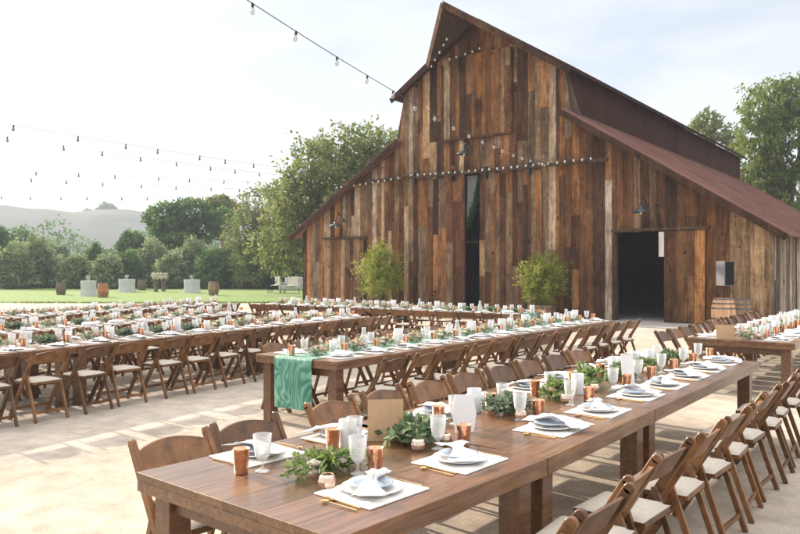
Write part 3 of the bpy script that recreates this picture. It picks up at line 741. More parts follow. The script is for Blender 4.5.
table(B0, B1, 5.81, 9.73, 'middle row farm table with the green runner hanging over its end', seed=6)
table(B0, B1, 9.74, 13.66, 'second farm table of the middle row, nearer the barn door', seed=7)
G0, G1, GX0, GX1 = 14.3, 15.5, -15.7, -7.6
def long_row(name, p0, p1, w, ntab, labels, seed):
    """tables laid end to end; p0->p1 is the edge that faces the camera (world), the width lies to the left of it"""
    p0, p1 = Vector(p0), Vector(p1); d = p1-p0; L = d.length; d.normalize(); rot = math.atan2(-d.x, d.y)
    nrm = Vector((-d.y, d.x)); out = []
    for i in range(ntab):
        a, b = L*i/ntab+(.005 if i else 0), L*(i+1)/ntab-.005
        c = p0 + d*(a+b)/2 + nrm*w/2
        # the camera-side edge is local +x
        t = table(-w/2, w/2, -(b-a)/2, (b-a)/2, labels[i], rot=0, piv=(0,0), seed=seed+i)
        t.location = (c.x, c.y, 0); t.rotation_euler = (0,0,rot)
    return dict(p0=p0, d=d, nrm=nrm, L=L, w=w, rot=rot)
rowC = long_row('C', (-8.48,1.6), (-9.60,11.9), 1.24, 3, ['nearest farm table of the front left row, mostly cut by picture edge','middle farm table of the front left row','far farm table of the front left row, near the green runner'], 20)
rowD = long_row('D', (-10.75,2.6), (-12.65,11.6), 1.24, 3, ['nearest farm table of the second left row, mostly cut by picture edge','middle farm table of the second left row','far farm table of the second left row'], 30)
rowE = long_row('E', (-14.25,3.7), (-16.45,14.2), 1.24, 3, ['nearest farm table of the back left row, mostly cut by picture edge','middle farm table of the back left row','far farm table of the back left row beside the lawn'], 40)
rowG = long_row('G', (GX1,G0), (GX0,G0), -1.2, 2, ['farm table standing crossways before the barn, right half','farm table standing crossways before the barn, left half beside lawn'], 50)
rowA = dict(p0=Vector((A1,3.495)), d=Vector((0,1)), nrm=Vector((-1,0)), L=5.0, w=1.35, rot=0)
rowB = dict(p0=Vector((B1,5.81)), d=Vector((0,1)), nrm=Vector((-1,0)), L=7.85, w=B1-B0, rot=0)
rowF = dict(p0=Vector((-1.72,10.87)), d=Vector((0,1)), nrm=Vector((-1,0)), L=7.7, w=1.38, rot=0)

# ------------------------------------------------------------------ chairs
def make_chair(shade=1.0):
    root = empty('folding_chair'); cw_ = (shade,shade,shade); W = .225
    for sx in (-1,1):
        m = MB()   # back post running down to the front foot
        m.beam((sx*W,-.275,.80),(sx*W,.20,.0),.030,.050,side=(1,0,0),col=cw_)
        m.lathe([(0,-.015),(.025,-.015),(.025,.015),(0,.015)], 12, (sx*W,-.278,.803), cw_, ax=Matrix.Rotation(R(90),3,'Y'))
        m.build('front_leg', M['chairwood'], root, bevel=.004)
        r_ = MB(); r_.beam((sx*(W-.028),-.09,.53),(sx*(W-.028),-.27,.0),.026,.036,side=(1,0,0),col=cw_); r_.build('rear_leg', M['chairwood'], root, bevel=.003)
    b = MB()
    def bf(i, j):
        x = -W+.012 + (2*W-.024)*i; z0 = .655+.0*abs(i-.5); z1 = .765+.035*(1-(2*i-1)**2)
        z = z0+(z1-z0)*j; y = -.275+(.80-z)*.594 - .028*(1-(2*i-1)**2); return (x,y,z)
    N=10; vs=[]; 
    for side_ in (0,1):
        for i in range(N+1):
            for j in (0,1):
                p = bf(i/N, j); vs.append((p[0], p[1]+(.012 if side_ else -.006), p[2]))
    o=2*(N+1); fs_=[]
    for i in range(N):
        a=2*i; fs_ += [(a,a+2,a+3,a+1),(o+a,o+a+1,o+a+3,o+a+2),(a+1,a+3,o+a+3,o+a+1),(a,o+a,o+a+2,a+2)]
    b.add(vs, fs_, cw_); b.build('backrest', M['chairwood'], root)
    s = MB()
    for sx in (-1,1): s.b2((sx*(W-.052),-.19,.415),(sx*(W-.078),.205,.445),cw_)
    s.b2((-W+.078,.18,.415),(W-.078,.205,.445),cw_); s.b2((-W+.078,-.19,.415),(W-.078,-.165,.445),cw_)
    s.build('seat_frame', M['chairwood'], root, bevel=.003)
    p = MB()
    def sf(i, j):
        x = (i-.5)*.37; y = -.185+.385*j; e = min(i,1-i,j,1-j); return (x,y,.447+.022*min(1,e/.12)**.5)
    p.grid(sf, 10, 10); p.b2((-.185,-.185,.4455),(.185,.20,.4468)); p.build('seat', M['pad'], root, smooth=True)
    for (y,z,w_) in ((.125,.13,W*2-.024),): 
        k = MB(); k.beam((-w_/2,y,z),(w_/2,y,z),.03,.016,side=(0,0,1),col=cw_); k.build('stretcher', M['chairwood'], root)
    k = MB(); w_ = 2*(W-.04); k.beam((-w_/2,-.235,.11),(w_/2,-.235,.11),.03,.016,side=(0,0,1),col=cw_); k.build('stretcher', M['chairwood'], root)
    return root
chairP = [Proto(make_chair(1.0)), Proto(make_chair(.72)), Proto(make_chair(1.3))]
ci = 0
def chair(x, y, rz, label, group):
    global ci
    p = chairP[(ci*7+ci//3)%3]; ci += 1
    return p.put((x,y,0), rz, label, 'chair', group)
def chair_vis(x, y):
    return vis((x,y,.8), 25) or vis((x,y,.3), 25)
# foreground row chairs
k = 0
nearA = [1.75,2.30,2.87,3.40,3.92,4.50,5.08,5.66,6.24,6.84,7.42,8.02]
for y in nearA:
    if chair_vis(-1.40,y):
        chair(-1.42+random.uniform(-.03,.03), y, PI/2+random.uniform(-.06,.06), f'brown folding chair on the right side of the foreground row, {ORD[k]} from the picture bottom', 'chairs on the right of the foreground row'); k += 1
farA = [(2.49,-3.19),(3.03,-3.20),(3.86,-3.24),(4.46,-3.26),(5.05,-3.25),(5.65,-3.27),(6.25,-3.25),(6.85,-3.26),(7.45,-3.25),(8.05,-3.25)]
for k,(y,x) in enumerate(farA):
    chair(x, y, -PI/2+random.uniform(-.05,.05)+(th1 if k<2 else 0), f'brown folding chair on the left side of the foreground row, {ORD[k]} from the left end', 'chairs on the left of the foreground row')
def row_chairs(row, side_, name, off=.22, sp=.60, start=.38, group=None, rev=False):
    n = int((row['L']-start*1.2)/sp)+1; pts = []
    for i in range(n):
        t = start+i*sp+random.uniform(-.05,.05)
        if t > row['L']-.25: continue
        e = row['p0']+row['d']*t + (row['nrm']*(-off) if side_=='near' else row['nrm']*(row['w']+off if row['w']>0 else row['w']-off) if row['w']>0 else row['nrm']*0)
        pts.append((e, t))
    seen = [(e,t) for e,t in pts if chair_vis(e.x,e.y)]
    rz0 = row['rot'] + (PI/2 if side_=='near' else -PI/2)
    for k,(e,t) in enumerate(seen):
        chair(e.x+random.uniform(-.04,.04), e.y, rz0+random.uniform(-.1,.1), name.format(ORD[k]), group)
row_chairs(rowB, 'near', 'brown folding chair on the right side of the green runner row, {} from runner end', group='chairs on the right of the middle row')
row_chairs(rowB, 'far', 'brown folding chair on the left side of the green runner row, {} from runner end', start=.72, group='chairs on the left of the middle row')
row_chairs(rowC, 'near', 'brown folding chair on near side of the front left row, {} from picture edge', group='chairs on the near side of the front left row')
row_chairs(rowC, 'far', 'brown folding chair on far side of the front left row, {} from picture edge', group='chairs on the far side of the front left row')
row_chairs(rowD, 'near', 'brown folding chair on near side of the second left row, {} from picture edge', group='chairs on the near side of the second left row')
row_chairs(rowD, 'far', 'brown folding chair on far side of the second left row, {} from picture edge', group='chairs on the far side of the second left row')
row_chairs(rowE, 'near', 'brown folding chair on near side of the back left row, {} from picture edge', group='chairs on the near side of the back left row')
row_chairs(rowE, 'far', 'brown folding chair on far side of the back left row, {} from picture edge', group='chairs on the far side of the back left row')
row_chairs(rowF, 'near', 'brown folding chair on right side of the right edge row, {} from camera', group='chairs on the right of the right edge row')
row_chairs(rowF, 'far', 'brown folding chair on left side of the right edge row, {} from camera', group='chairs on the left of the right edge row')
k = 0
for i in range(13):
    x = GX0+.35+i*.615
    chair(x+random.uniform(-.04,.04), G0-.22, random.uniform(-.1,.1), f'brown folding chair on near side of the crossways row, {ORD[i]} from left', 'chairs on the near side of the crossways row')
    chair(x+random.uniform(-.04,.04), G1+.24, PI+random.uniform(-.1,.1), f'brown folding chair on barn side of the crossways row, {ORD[i]} from left', 'chairs on the barn side of the crossways row')

# ------------------------------------------------------------------ tableware
def part_of(root, name, mb, m, smooth=True, bevel=0): return mb.build(name, m, root, smooth=smooth, bevel=bevel)
def P(o): return Proto(o)
def plate_proto(r, m, name):
    b = MB(); b.lathe([(0,0),(r*.55,0),(r*.62,.004),(r*.98,.016),(r,.019),(r*.97,.021),(r*.64,.010),(r*.58,.006),(0,.006)], 36); return P(b.build(name, M[m], smooth=True))
plateP = plate_proto(.138,'plate','dinner_plate'); saladP = plate_proto(.10,'bluegrey','salad_plate')
def mat_proto():
    b = MB(); b.b2((-.165,-.19,.0),(.165,.19,.008)); return P(b.build('placemat', M['mat'], bevel=.0025))
matP = mat_proto()
def napkin(seed, long=True):
    r = random.Random(seed); b = MB(); ph = r.uniform(0,6); r_e = r.uniform(.8,1.4)
    w0 = r.uniform(.016,.04); w1 = r.uniform(.05,.095); asy = r.uniform(-.35,.35); lift = r.uniform(.010,.024); pl = r.uniform(9,17); sk = r.uniform(-.05,.05)
    def f(i, j):
        t = i*2-1; wd = w0+w1*abs(t-asy*.3)**r_e*(1+asy*t) if long else .09
        L = .185 if long else .085
        y = t*L; x = (j-.5)*2*wd + .02*math.sin(t*2.4+ph) + sk*t*t
        z = .012 + lift*math.exp(-(t*2.2)**2) + .009*math.sin(j*pl+t*2+ph)*(1-.4*abs(t)) + .006*math.sin(i*9+j*4)
        if long and t > .62: z -= (t-.62)*.16*0.15
        return (x,y,max(z,.002) if abs(t)<.6 else max(z-.008,-.004))
    b.grid(f, 26, 22)
    return P(b.build('napkin', M['linen'], smooth=True, thick=.0015))
napP = [napkin(k_) for k_ in (1,2,3,11,12,13)]
def napdome(seed):
    r = random.Random(seed); b = MB(); ph = r.uniform(0,6)
    def f(i, j):
        a = j*2*PI; rr = .125*math.sin(i*PI/2)*(1+.08*math.sin(a*3+ph)+.03*math.sin(a*7)); 
        z = .010+.040*math.cos(i*PI/2)**.8*(1+.45*math.sin(a*2+ph)*i)+.012*math.sin(a*5+i*7)*i
        return (rr*math.cos(a), rr*1.15*math.sin(a), z)
    b.grid(f, 10, 28); return P(b.build('napkin', M['linen'], smooth=True))
domeP = [napdome(4), napdome(5)]
def cutlery(kind):
    b = MB(); 
    b.tube([(0,-.105,.004),(0,-.06,.0045),(0,.02,.006),(0,.05,.007)], [.0042,.004,.003,.0026], 8)
    if kind == 'knife':
        b.box((.002,.085,.006),(.014,.075,.002))
    elif kind == 'fork':
        b.box((0,.062,.006),(.018,.024,.002))
        for x in (-.0075,-.0025,.0025,.0075): b.box((x,.09,.0065),(.0026,.034,.002))
    else:
        b.lathe([(0,0),(.012,.001),(.017,.004),(.018,.006)], 14, (0,.08,.003))
    return P(b.build(kind, M['gold'], smooth=False))
forkP, knifeP, spoonP = cutlery('fork'), cutlery('knife'), cutlery('spoon')
def tumbler():
    b = MB(); prof = [(0,0),(.030,0),(.032,.006),(.040,.118),(.0405,.120),(.039,.120),(.030,.012),(0,.010)]
    wob = lambda a,z: .02*math.cos(a*8)*(1 if z>.01 else 0)
    b.lathe(prof, 32, wob=wob); return P(b.build('copper_tumbler', M['copper'], smooth=True))
tumP = tumbler()
def goblet():
    b = MB(); prof = [(0,.004),(.034,.0),(.036,.003),(.010,.012),(.0065,.02),(.008,.045),(.020,.056),(.035,.075),(.040,.12),(.044,.178),(.0425,.178),(.0385,.12),(.033,.078),(.014,.062),(0,.060)]
    b.lathe(prof, 24, wob=lambda a,z: .025*math.cos(a*10) if z>.1 else 0); return P(b.build('goblet', M['glass'], smooth=True))
gobP = goblet()
def votive():
    root = empty('votive_candle')
    b = MB(); b.lathe([(0,0),(.022,0),(.036,.016),(.040,.034),(.034,.056),(.027,.064),(.0255,.063),(.032,.052),(.037,.034),(.030,.014),(0,.006)], 18, wob=lambda a,z:.05*math.cos(a*6)); b.build('votive_cup', M['mercury'], root)
    c = MB(); c.lathe([(.0,.02),(.024,.02),(.024,.040),(0,.039)], 14); c.tube([(0,0,.038),(0,0,.05)],.0012,5); c.build('candle', M['candle'], root, smooth=False); return P(root)
votP = votive()
def hurricane():
    root = empty('candle_in_glass')
    b = MB(); b.lathe([(0,.0),(.046,.0),(.046,.006),(.048,.16),(.0465,.16),(.0445,.008),(0,.007)], 24); b.build('glass_cylinder', M['frost'], root, smooth=True)
    c = MB(); c.lathe([(.0,.008),(.036,.008),(.036,.11),(.030,.112),(0,.108)], 20); c.tube([(0,0,.108),(0,0,.122)],.0015,5); c.build('candle', M['candle'], root, smooth=False); return P(root)
hurP = hurricane()
def carafe():
    b = MB(); b.lathe([(0,.0),(.05,.0),(.056,.01),(.052,.10),(.030,.17),(.022,.21),(.027,.25),(.0255,.25),(.020,.21),(.028,.168),(.05,.1),(.052,.01),(0,.008)], 22); return P(b.build('glass_carafe', M['glass'], smooth=True))
carP = carafe()
def rose(b, c, r, tint):
    c = Vector(c)
    for ring,(rr,tilt,nn) in enumerate(((.25,.1,4),(.5,.35,5),(.75,.65,6),(1.0,1.0,7))):
        for k in range(nn):
            a = 2*PI*k/nn+ring*.7; u = Vector((math.cos(a),math.sin(a),0)); s_ = Vector((-u.y,u.x,0))
            base = c; h = r*(1.05-.25*ring*.6)
            p1 = c+u*r*rr*.55+Vector((0,0,h*.45)); top = c+u*r*rr*(.7+.4*tilt)+Vector((0,0,h))
            wd = r*(.35+.15*ring)
            col = jit(tint,.06)
            b.add([base-s_*wd*.3, base+s_*wd*.3, p1+s_*wd, p1-s_*wd, top+s_*wd*.7-u*.1*r, top-s_*wd*.7-u*.1*r, top+Vector((0,0,r*.08))], [(0,1,2,3),(3,2,4,5),(5,4,6)], col)
CLG = [(.17,.25,.07),(.22,.31,.11),(.13,.20,.07),(.29,.35,.17)]
CLE = [(.17,.24,.17),(.22,.29,.21),(.13,.20,.13),(.26,.32,.24)]
CLD = [(.09,.15,.07),(.14,.21,.11),(.21,.29,.16),(.27,.34,.22)]
def cluster(seed, cols, nl, ext, fl, rd=.02, ll=.045, lwid=.022):
    random.seed(seed); root = empty('centrepiece'); b = MB(); st = MB()
    for _ in range(nl//9):
        a = random.uniform(0,2*PI); ln = random.uniform(.06,1)
        e = Vector((math.cos(a)*ext[0]*ln, math.sin(a)*ext[1]*ln, random.uniform(.02,ext[2]))); s0 = Vector((e.x*.25, e.y*.45, .015))
        mid = s0.lerp(e,.5)+Vector((0,0,.03)); st.tube([s0,mid,e],[.0025,.002,.001],4)
        for k in range(9):
            t = .2+.8*k/8; p = (s0.lerp(mid,t*2) if t<.5 else mid.lerp(e,t*2-1)); d = (e-s0).normalized()*.5+rdir()*.8
            if p.z<.02: d.z = abs(d.z)
            leaf_quad(b, p, d, rdir()+Vector((0,0,1)), ll*random.uniform(.7,1.3), lwid*random.uniform(.8,1.4), jit(random.choice(cols),.2))
    b.build('leaves', M['leaf'], root); st.build('stems', M['leaf'], root)
    for (x,y,z,r,t) in fl:
        f = MB(); rose(f, (x,y,z), r, t); f.build('flower', M['petal'], root)
    return P(root)
WH=(1,1,1); BL=(1,.82,.74)
PALE = [(.42,.46,.34),(.28,.33,.2),(.5,.5,.42),(.2,.27,.13)]
cluP = [cluster(1, CLG, 520, (.13,.27,.085), [(.03,-.1,.05,.03,WH),(-.05,.12,.05,.028,BL),(.07,.03,.05,.026,WH)]),
        cluster(2, CLD, 560, (.15,.25,.12), [(.05,-.05,.07,.042,WH),(-.05,.1,.08,.045,WH),(.06,.12,.05,.035,BL)], ll=.055, lwid=.03),
        cluster(3, CLE, 640, (.13,.25,.11), [(.1,.14,.03,.028,BL)], ll=.036, lwid=.032),
        cluster(4, CLG, 420, (.12,.22,.16), [(.02,.08,.09,.04,WH),(-.02,-.08,.07,.035,BL)], ll=.05, lwid=.028)]
cluP += [cluster(5, PALE, 360, (.2,.28,.12), [(.05,-.12,.05,.05,WH),(-.07,.05,.06,.055,WH),(.06,.13,.05,.045,BL),(-.05,-.18,.04,.04,BL),(.0,.0,.09,.05,WH)]), cluster(6, PALE+CLE, 300, (.22,.26,.16), [(.1,.0,.06,.05,BL),(-.1,-.1,.06,.05,WH),(.0,.17,.06,.06,WH),(.02,-.05,.1,.045,BL)])]
random.seed(99)
TZ = .7605
WARE = {'cnt': 0}
def put_setting(base, y_in, rz, where, grp, lvl, idx):
    """base = seat-side plate centre (world xy); rz = direction the diner faces as angle of local +y; lvl 2 = all pieces, 1 = the main ones"""
    x, y = base; ux, uy = -math.sin(rz), math.cos(rz); rx, ry = math.cos(rz), math.sin(rz)   # facing, right hand
    def q(f, r_, z=0): return (x+ux*f+rx*r_, y+uy*f+ry*r_, TZ+z)
    o_ = ORD[idx] if idx < len(ORD) else str(idx)
    j = lambda a: random.uniform(-a,a)
    def L(s): return f'{s} at {o_} place {where}'
    if lvl == 2:
        matP.put(q(0,0), rz+PI/2+j(.03), L('white square placemat'), 'placemat', 'placemats '+grp)
        plateP.put(q(0,0,.009), 0, L('white dinner plate'), 'plate', 'dinner plates '+grp)
        saladP.put(q(.01,0,.026), 0, L('blue grey plate'), 'plate', 'salad plates '+grp)
        nz = .040
        random.choice(napP).put(q(j(.03),.02+j(.03),nz), rz+PI*.9+j(.75), L('white napkin'), 'napkin', 'napkins '+grp)
        forkP.put(q(-.02,-.20,.001), rz+j(.04), L('gold fork'), 'fork', 'gold forks '+grp)
        spoonP.put(q(-.03,-.235,.001), rz+j(.05), L('gold spoon'), 'spoon', 'gold spoons '+grp)
        knifeP.put(q(-.01,.20,.001), rz+j(.04), L('gold knife'), 'knife', 'gold knives '+grp)
    else:
        matP.put(q(0,0), rz+PI/2+j(.05), L('white square placemat'), 'placemat', 'placemats '+grp)
        plateP.put(q(0,0,.009), 0, L('white dinner plate'), 'plate', 'dinner plates '+grp)
        random.choice(domeP+napP*2).put(q(0,0,.02), rz+j(.8), L('white napkin'), 'napkin', 'napkins '+grp)
    tumP.put(q(.19+j(.02),.26+j(.03)), j(3), L('copper tumbler'), 'tumbler', 'copper tumblers '+grp)
    gobP.put(q(.26+j(.02),.15+j(.04)), j(3), L('clear glass goblet'), 'goblet', 'glass goblets '+grp)
# foreground row settings (positions read from the photo)
nearS = [(-2.03,2.50),(-2.00,3.16),(-1.97,4.14),(-1.96,4.84),(-1.97,5.60),(-1.97,6.25),(-1.97,6.88),(-1.97,7.50),(-1.97,8.12)]
for i,(x,y) in enumerate(nearS):
    put_setting((x,y), 0, PI/2+(th1 if i<2 else 0), 'on right of foreground row, from left', 'on the right of the foreground row', 2, i)
farS = [(-2.90,2.64),(-2.82,3.22),(-2.78,4.08),(-2.76,4.66),(-2.76,5.40),(-2.76,6.02),(-2.76,6.65),(-2.76,7.30),(-2.76,7.95)]
for i,(x,y) in enumerate(farS):
    put_setting((x,y), 0, -PI/2+(th1 if i<2 else 0), 'on left of foreground row, from left', 'on the left of the foreground row', 2, i)
def centre(x, y, rz, kind, label, grp, sc_=1): cluP[kind].put((x,y,TZ), rz, label, 'centrepiece', grp, sc_)
cA = [(2.62,0,'loose light green leafy centrepiece nearest the left end of foremost table',1.0),(3.36,1,'dark leafy centrepiece with white flowers beside the kraft paper card',1.0),
      (4.42,2,'grey green eucalyptus centrepiece beside the white table sign',1.05),(5.12,3,'small leafy centrepiece just right of the eucalyptus one, foreground row',.9),(5.75,3,'bright green upright centrepiece in the middle of the foreground row',1.1),
      (6.45,1,'leafy centrepiece beside the white table sign further along foreground row',.9),(7.15,0,'second last leafy centrepiece along the foreground row',1.0),(7.85,1,'last leafy centrepiece at the far end of the foreground row',.9)]
for i,(y,kd,lab,s_) in enumerate(cA):
    centre(-2.42+random.uniform(-.03,.03), y, random.uniform(-.3,.3), kd, lab, 'centrepieces along the foreground row', s_)
votA = [(-2.22,2.42),(-2.30,3.22),(-2.26,3.42),(-2.25,4.28),(-2.58,4.60),(-2.28,5.02),(-2.3,5.6),(-2.55,5.95),(-2.28,6.25),(-2.3,6.85),(-2.28,7.5),(-2.3,8.1)]
for i,(x,y) in enumerate(votA):
    votP.put((x,y,TZ), 0, f'rose gold votive cup on the foreground row, {ORD[i]} from the left', 'votive', 'votive cups on the foreground row')
hurA = [(-2.62,3.02),(-2.62,4.32),(-2.36,5.42),(-2.55,6.7),(-2.5,7.5)]
for i,(x,y) in enumerate(hurA):
    hurP.put((x,y,TZ), 0, f'white candle in frosted glass on foreground row, {ORD[i]} from the left', 'candle', 'candles on the foreground row')
# kraft paper cards and white table signs
def card(x, y, w_, h_, rz, m, name, label, tilt=-.12, hexa=False):
    root = empty(name, (x,y,TZ), rz, label, 'card' if m=='kraft' else 'table sign')
    b = MB(); T = .004
    if hexa: pts = [(-w_*.36,0),(w_*.36,0),(w_*.5,h_*.5),(w_*.36,h_),(-w_*.36,h_),(-w_*.5,h_*.5)]
    else: pts = [(-w_/2,0),(w_/2,0),(w_/2,h_),(-w_/2,h_)]
    n = len(pts); vs = [(p[0],-T/2,p[1]) for p in pts]+[(p[0],T/2,p[1]) for p in pts]
    b.add(vs, [tuple(range(n)), tuple(range(2*n-1,n-1,-1))]+[(i,(i+1)%n,n+(i+1)%n,n+i) for i in range(n)])
    o = b.build('card_panel', M[m], root); o.rotation_euler = (tilt,0,0)
    s = MB(); s.b2((-w_*.3,.0,0),(w_*.3,.05,.012)); s.build('stand', M['darkwood' if m=='kraft' else 'paper'], root)
FACE = R(37)
card(-2.575, 3.29, .20, .23, FACE+.05, 'kraft', 'menu_card', 'large brown kraft paper card standing among foreground flowers')
card(-2.34, 3.75, .15, .22, FACE+.2, 'paper', 'table_sign', 'white hexagonal table sign left of the eucalyptus on foreground row', hexa=True)
card(-2.22, 6.14, .11, .25, FACE+.2, 'paper', 'table_sign', 'taller white table sign further along the foreground row', hexa=False)
kc = at(697,366,.76)
card(-2.60, 10.98, .26, .2, FACE, 'kraft', 'menu_card', 'brown kraft paper card at the near end of right edge row')

# other rows
def setting_row(row, where, grp, lvl=1, sp=.60, start=.38):
    seenN = {}
    for side_ in ('near','far'):
        n = int((row['L']-start)/sp)+1; cnt = 0
        for i in range(n):
            t = start+i*sp
            if t > row['L']-.25: continue
            if side_=='near': e = row['p0']+row['d']*t+row['nrm']*.26; rz = row['rot']+PI/2
            else: e = row['p0']+row['d']*t+row['nrm']*(row['w']-.26); rz = row['rot']-PI/2
            if not vis((e.x,e.y,.8), 12): continue
            sd = ('near side' if side_=='near' else 'far side')
            put_setting((e.x,e.y), 0, rz, f'on {sd} of {where}', f'on the {sd} of {where}', lvl, cnt); cnt += 1
def centre_row(row, where, grp, sp=.62, hur=True):
    n = int(row['L']/sp); c1 = c2 = c3 = c4 = 0
    for i in range(n):
        t = .35+i*sp+random.uniform(-.06,.06)
        if t > row['L']-.2: continue
        e = row['p0']+row['d']*t+row['nrm']*(row['w']/2+random.uniform(-.04,.04))
        if not vis((e.x,e.y,.85), 12): continue
        centre(e.x, e.y, row['rot']+random.uniform(-.3,.3), random.choice([2,4,5,4,5,4,5]), f'leafy centrepiece with pale flowers, {ORD[c1]} along the {where}', 'centrepieces along the '+grp, random.uniform(.8,1.05)); c1 += 1
        a = row['p0']+row['d']*(t+.3)+row['nrm']*(row['w']/2+random.uniform(-.12,.12))
        if i%3 != 1 : hurP.put((a.x,a.y,TZ), 0, f'white candle in frosted glass, {ORD[c2]} along the {where}', 'candle', 'candles along the '+grp, random.uniform(.85,1.35)); c2 += 1
        else: carP.put((a.x,a.y,TZ), 0, f'clear glass carafe, {ORD[c4]} along the {where}', 'carafe', 'carafes along the '+grp); c4 += 1
        a = row['p0']+row['d']*(t+.18)+row['nrm']*(row['w']/2+.15*random.choice((-1,1)))
        votP.put((a.x,a.y,TZ), 0, f'rose gold votive cup, {ORD[c3]} along the {where}', 'votive', 'votive cups along the '+grp); c3 += 1
rowGs = dict(p0=Vector((GX0,G0)), d=Vector((1,0)), nrm=Vector((0,1)), L=8.1, w=1.2, rot=-PI/2)
# for the crossways row the diner on the near side faces +y
for row, where in ((rowB,'green runner row'),(rowF,'right edge row'),(rowC,'front left row'),(rowD,'second left row'),(rowE,'back left row')):
    setting_row(row, where, where); centre_row(row, where, where)
cnt = 0
for i in range(13):
    x = GX0+.35+i*.615
    put_setting((x,G0+.26), 0, 0, 'on near side of crossways row', 'on the near side of crossways row', 1, i)
    put_setting((x,G1-.26), 0, PI, 'on barn side of crossways row', 'on the barn side of crossways row', 1, i)
centre_row(rowGs, 'crossways row', 'crossways row')

# runners
def runner(name, cx, w_, yend, yfar, label, rot=0, loc=(0,0,0), drop=.56):
    b = MB(); L = yfar-yend
    def f(i, j):
        s = i*(drop+L); x = (j-.5)*w_
        if s < drop:
            z = .765-(drop-s); y = -.012-.012*math.sin(j*9+.5)*(1-s/drop)-.02*(1-s/drop)*math.sin(j*4); x *= 1-.04*(1-s/drop)
        else: z = .7645; y = s-drop
        return (x, y, z)
    n1 = 16; rows_ = [drop*k/n1 for k in range(n1+1)]+[drop+L*k/20 for k in range(1,21)]
    vs = []; 
    for s in rows_:
        for j in range(21): vs.append(f(s/(drop+L), j/20))
    fs_ = [(i*21+j, i*21+j+1, (i+1)*21+j+1, (i+1)*21+j) for i in range(len(rows_)-1) for j in range(20)]
    b.add(vs, fs_); o = b.build(name, M['runner'], smooth=True); o.location = loc; o.rotation_euler = (0,0,rot); return tag(o, label, 'table runner')
runner('table_runner', 0, .57, 0, 7.6, 'green agate patterned runner hanging over the end of the middle row', loc=(-5.82,5.80,0))
runner('table_runner', 0, .6, 0, 7.6, 'teal green runner hanging over the right end of the crossways row', rot=PI/2, loc=(GX1+.012,G0+.6,0), drop=.42)

# ------------------------------------------------------------------ barrels, lawn furniture, speakers
def make_barrel(tint):
    root = empty('wine_barrel'); m = MB(); n = 26
    def rad(t): return .27+.075*math.sin(t*PI)
    for k in range(n):
        a0, a1 = 2*PI*k/n, 2*PI*(k+.96)/n; c_ = jit(tint,.22); N=8
        vs = [(rad(t/N)*math.cos(a), rad(t/N)*math.sin(a), .9*t/N) for t in range(N+1) for a in (a0,a1)]
        m.add(vs, [(2*t,2*t+1,2*t+3,2*t+2) for t in range(N)], c_)
    m.lathe([(rad(t/8)-.004,.9*t/8) for t in range(9)], 26, col=(.25,.22,.2)); m.build('staves', M['barrel'], root, smooth=True)
    l = MB(); l.lathe([(0,.87),(.26,.87),(.272,.9)], 26, col=tint); l.build('barrel_head', M['barrel'], root)
    for z in (.03,.16,.30,.60,.74,.87):
        h = MB(); r1, r2 = rad((z-.022)/.9), rad((z+.022)/.9); h.lathe([(r1+.001,z-.022),(r1+.007,z-.022),(r2+.007,z+.022),(r2+.001,z+.022)], 30); h.build('hoop', M['hoop'], root, smooth=False)
    return root
bP = {k: Proto(make_barrel(v)) for k,v in dict(oak=(1.0,.95,.9), pale=(1.9,1.75,1.6), dark=(.45,.45,.42), red=(1.7,.95,.6)).items()}
def barrel(kind, px, by, label, grp, s=1): 
    p = at(px, by); bP[kind].put((p.x,p.y,.012), random.uniform(0,3), label, 'barrel', grp, s)
LG = 'wine barrels standing on the lawn'
barrel('dark', 61, 295, 'dark wine barrel on lawn, leftmost of the barrels', LG, .95)
barrel('red', 103, 297.5, 'reddish copper toned wine barrel on lawn beside cloth covered cocktail table', LG)
barrel('dark', 142, 290.5, 'dark wine barrel on lawn between the cloth table and flower pedestals', LG, 1.0)
barrel('oak', 213.5, 295.5, 'pale oak wine barrel on lawn right of the third cocktail table', LG, 1.05)
barrel('oak', 241.5, 288.5, 'oak wine barrel farthest back on lawn near the barn', LG, 1.0)
BG = 'wine barrels against the barn'
p = cw((723.5-400)/FPX*21.9, 21.9); bP['pale'].put((p.x,p.y,0), .4, 'pale oak wine barrel against the barn under the speaker, left one', 'barrel', BG, 1.0)
p = cw((740-400)/FPX*22.3, 22.3); bP['oak'].put((p.x,p.y,0), .9, 'brown wine barrel against the barn right of the pale one', 'barrel', BG, .95)

def cocktail(px, by, wpx, label, m='cloth_grey', deco=True):
    p = at(px, by); Z = proj(p)[2]; r = wpx*Z/FPX/2; h = 1.0
    root = empty('cocktail_table', p, random.uniform(0,3), label, 'cocktail table', 'cloth covered cocktail tables on the lawn')
    b = MB(); b.lathe([(0,h),(r*.98,h),(r,h-.01)], 40, col=WH); 
    b.lathe([(r,h-.01),(r*.97,h*.75),(r*.93,h*.5),(r*.97,h*.25),(r*1.03,.01)], 72, wob=lambda a,z: .05*math.cos(a*18)*(1-z/h)+.02*math.cos(a*11)*(1-z/h)); b.build('tablecloth', M[m], root, smooth=True)
    l = MB(); l.lathe([(.0,0.0),(.22,.0),(.22,.02),(.03,.04),(.03,h-.03),(r*.95,h-.02)], 20); l.build('pedestal', M['iron'], root)
    q = MB(); random.seed(int(px)); crown(q, [((0,0,h+.22),(.12,.12,.10))], 160, .08,.04, [(.5,.5,.45),(.2,.28,.15)], .0); q2 = MB(); q2.lathe([(0,h+.003),(.04,h+.003),(.045,h+.12),(.03,h+.14)], 14)
    e = empty('flower_vase', (p.x,p.y,0), 0, 'small flower vase on the '+deco, 'vase', 'vases on the cocktail tables')
    q.build('flower', M['leaf'], e); q2.build('vase_body', M['glass'], e, smooth=True)
cocktail(88.5, 296, 15, 'pale grey cloth covered cocktail table left of the reddish barrel', deco='cocktail table left of the reddish barrel')
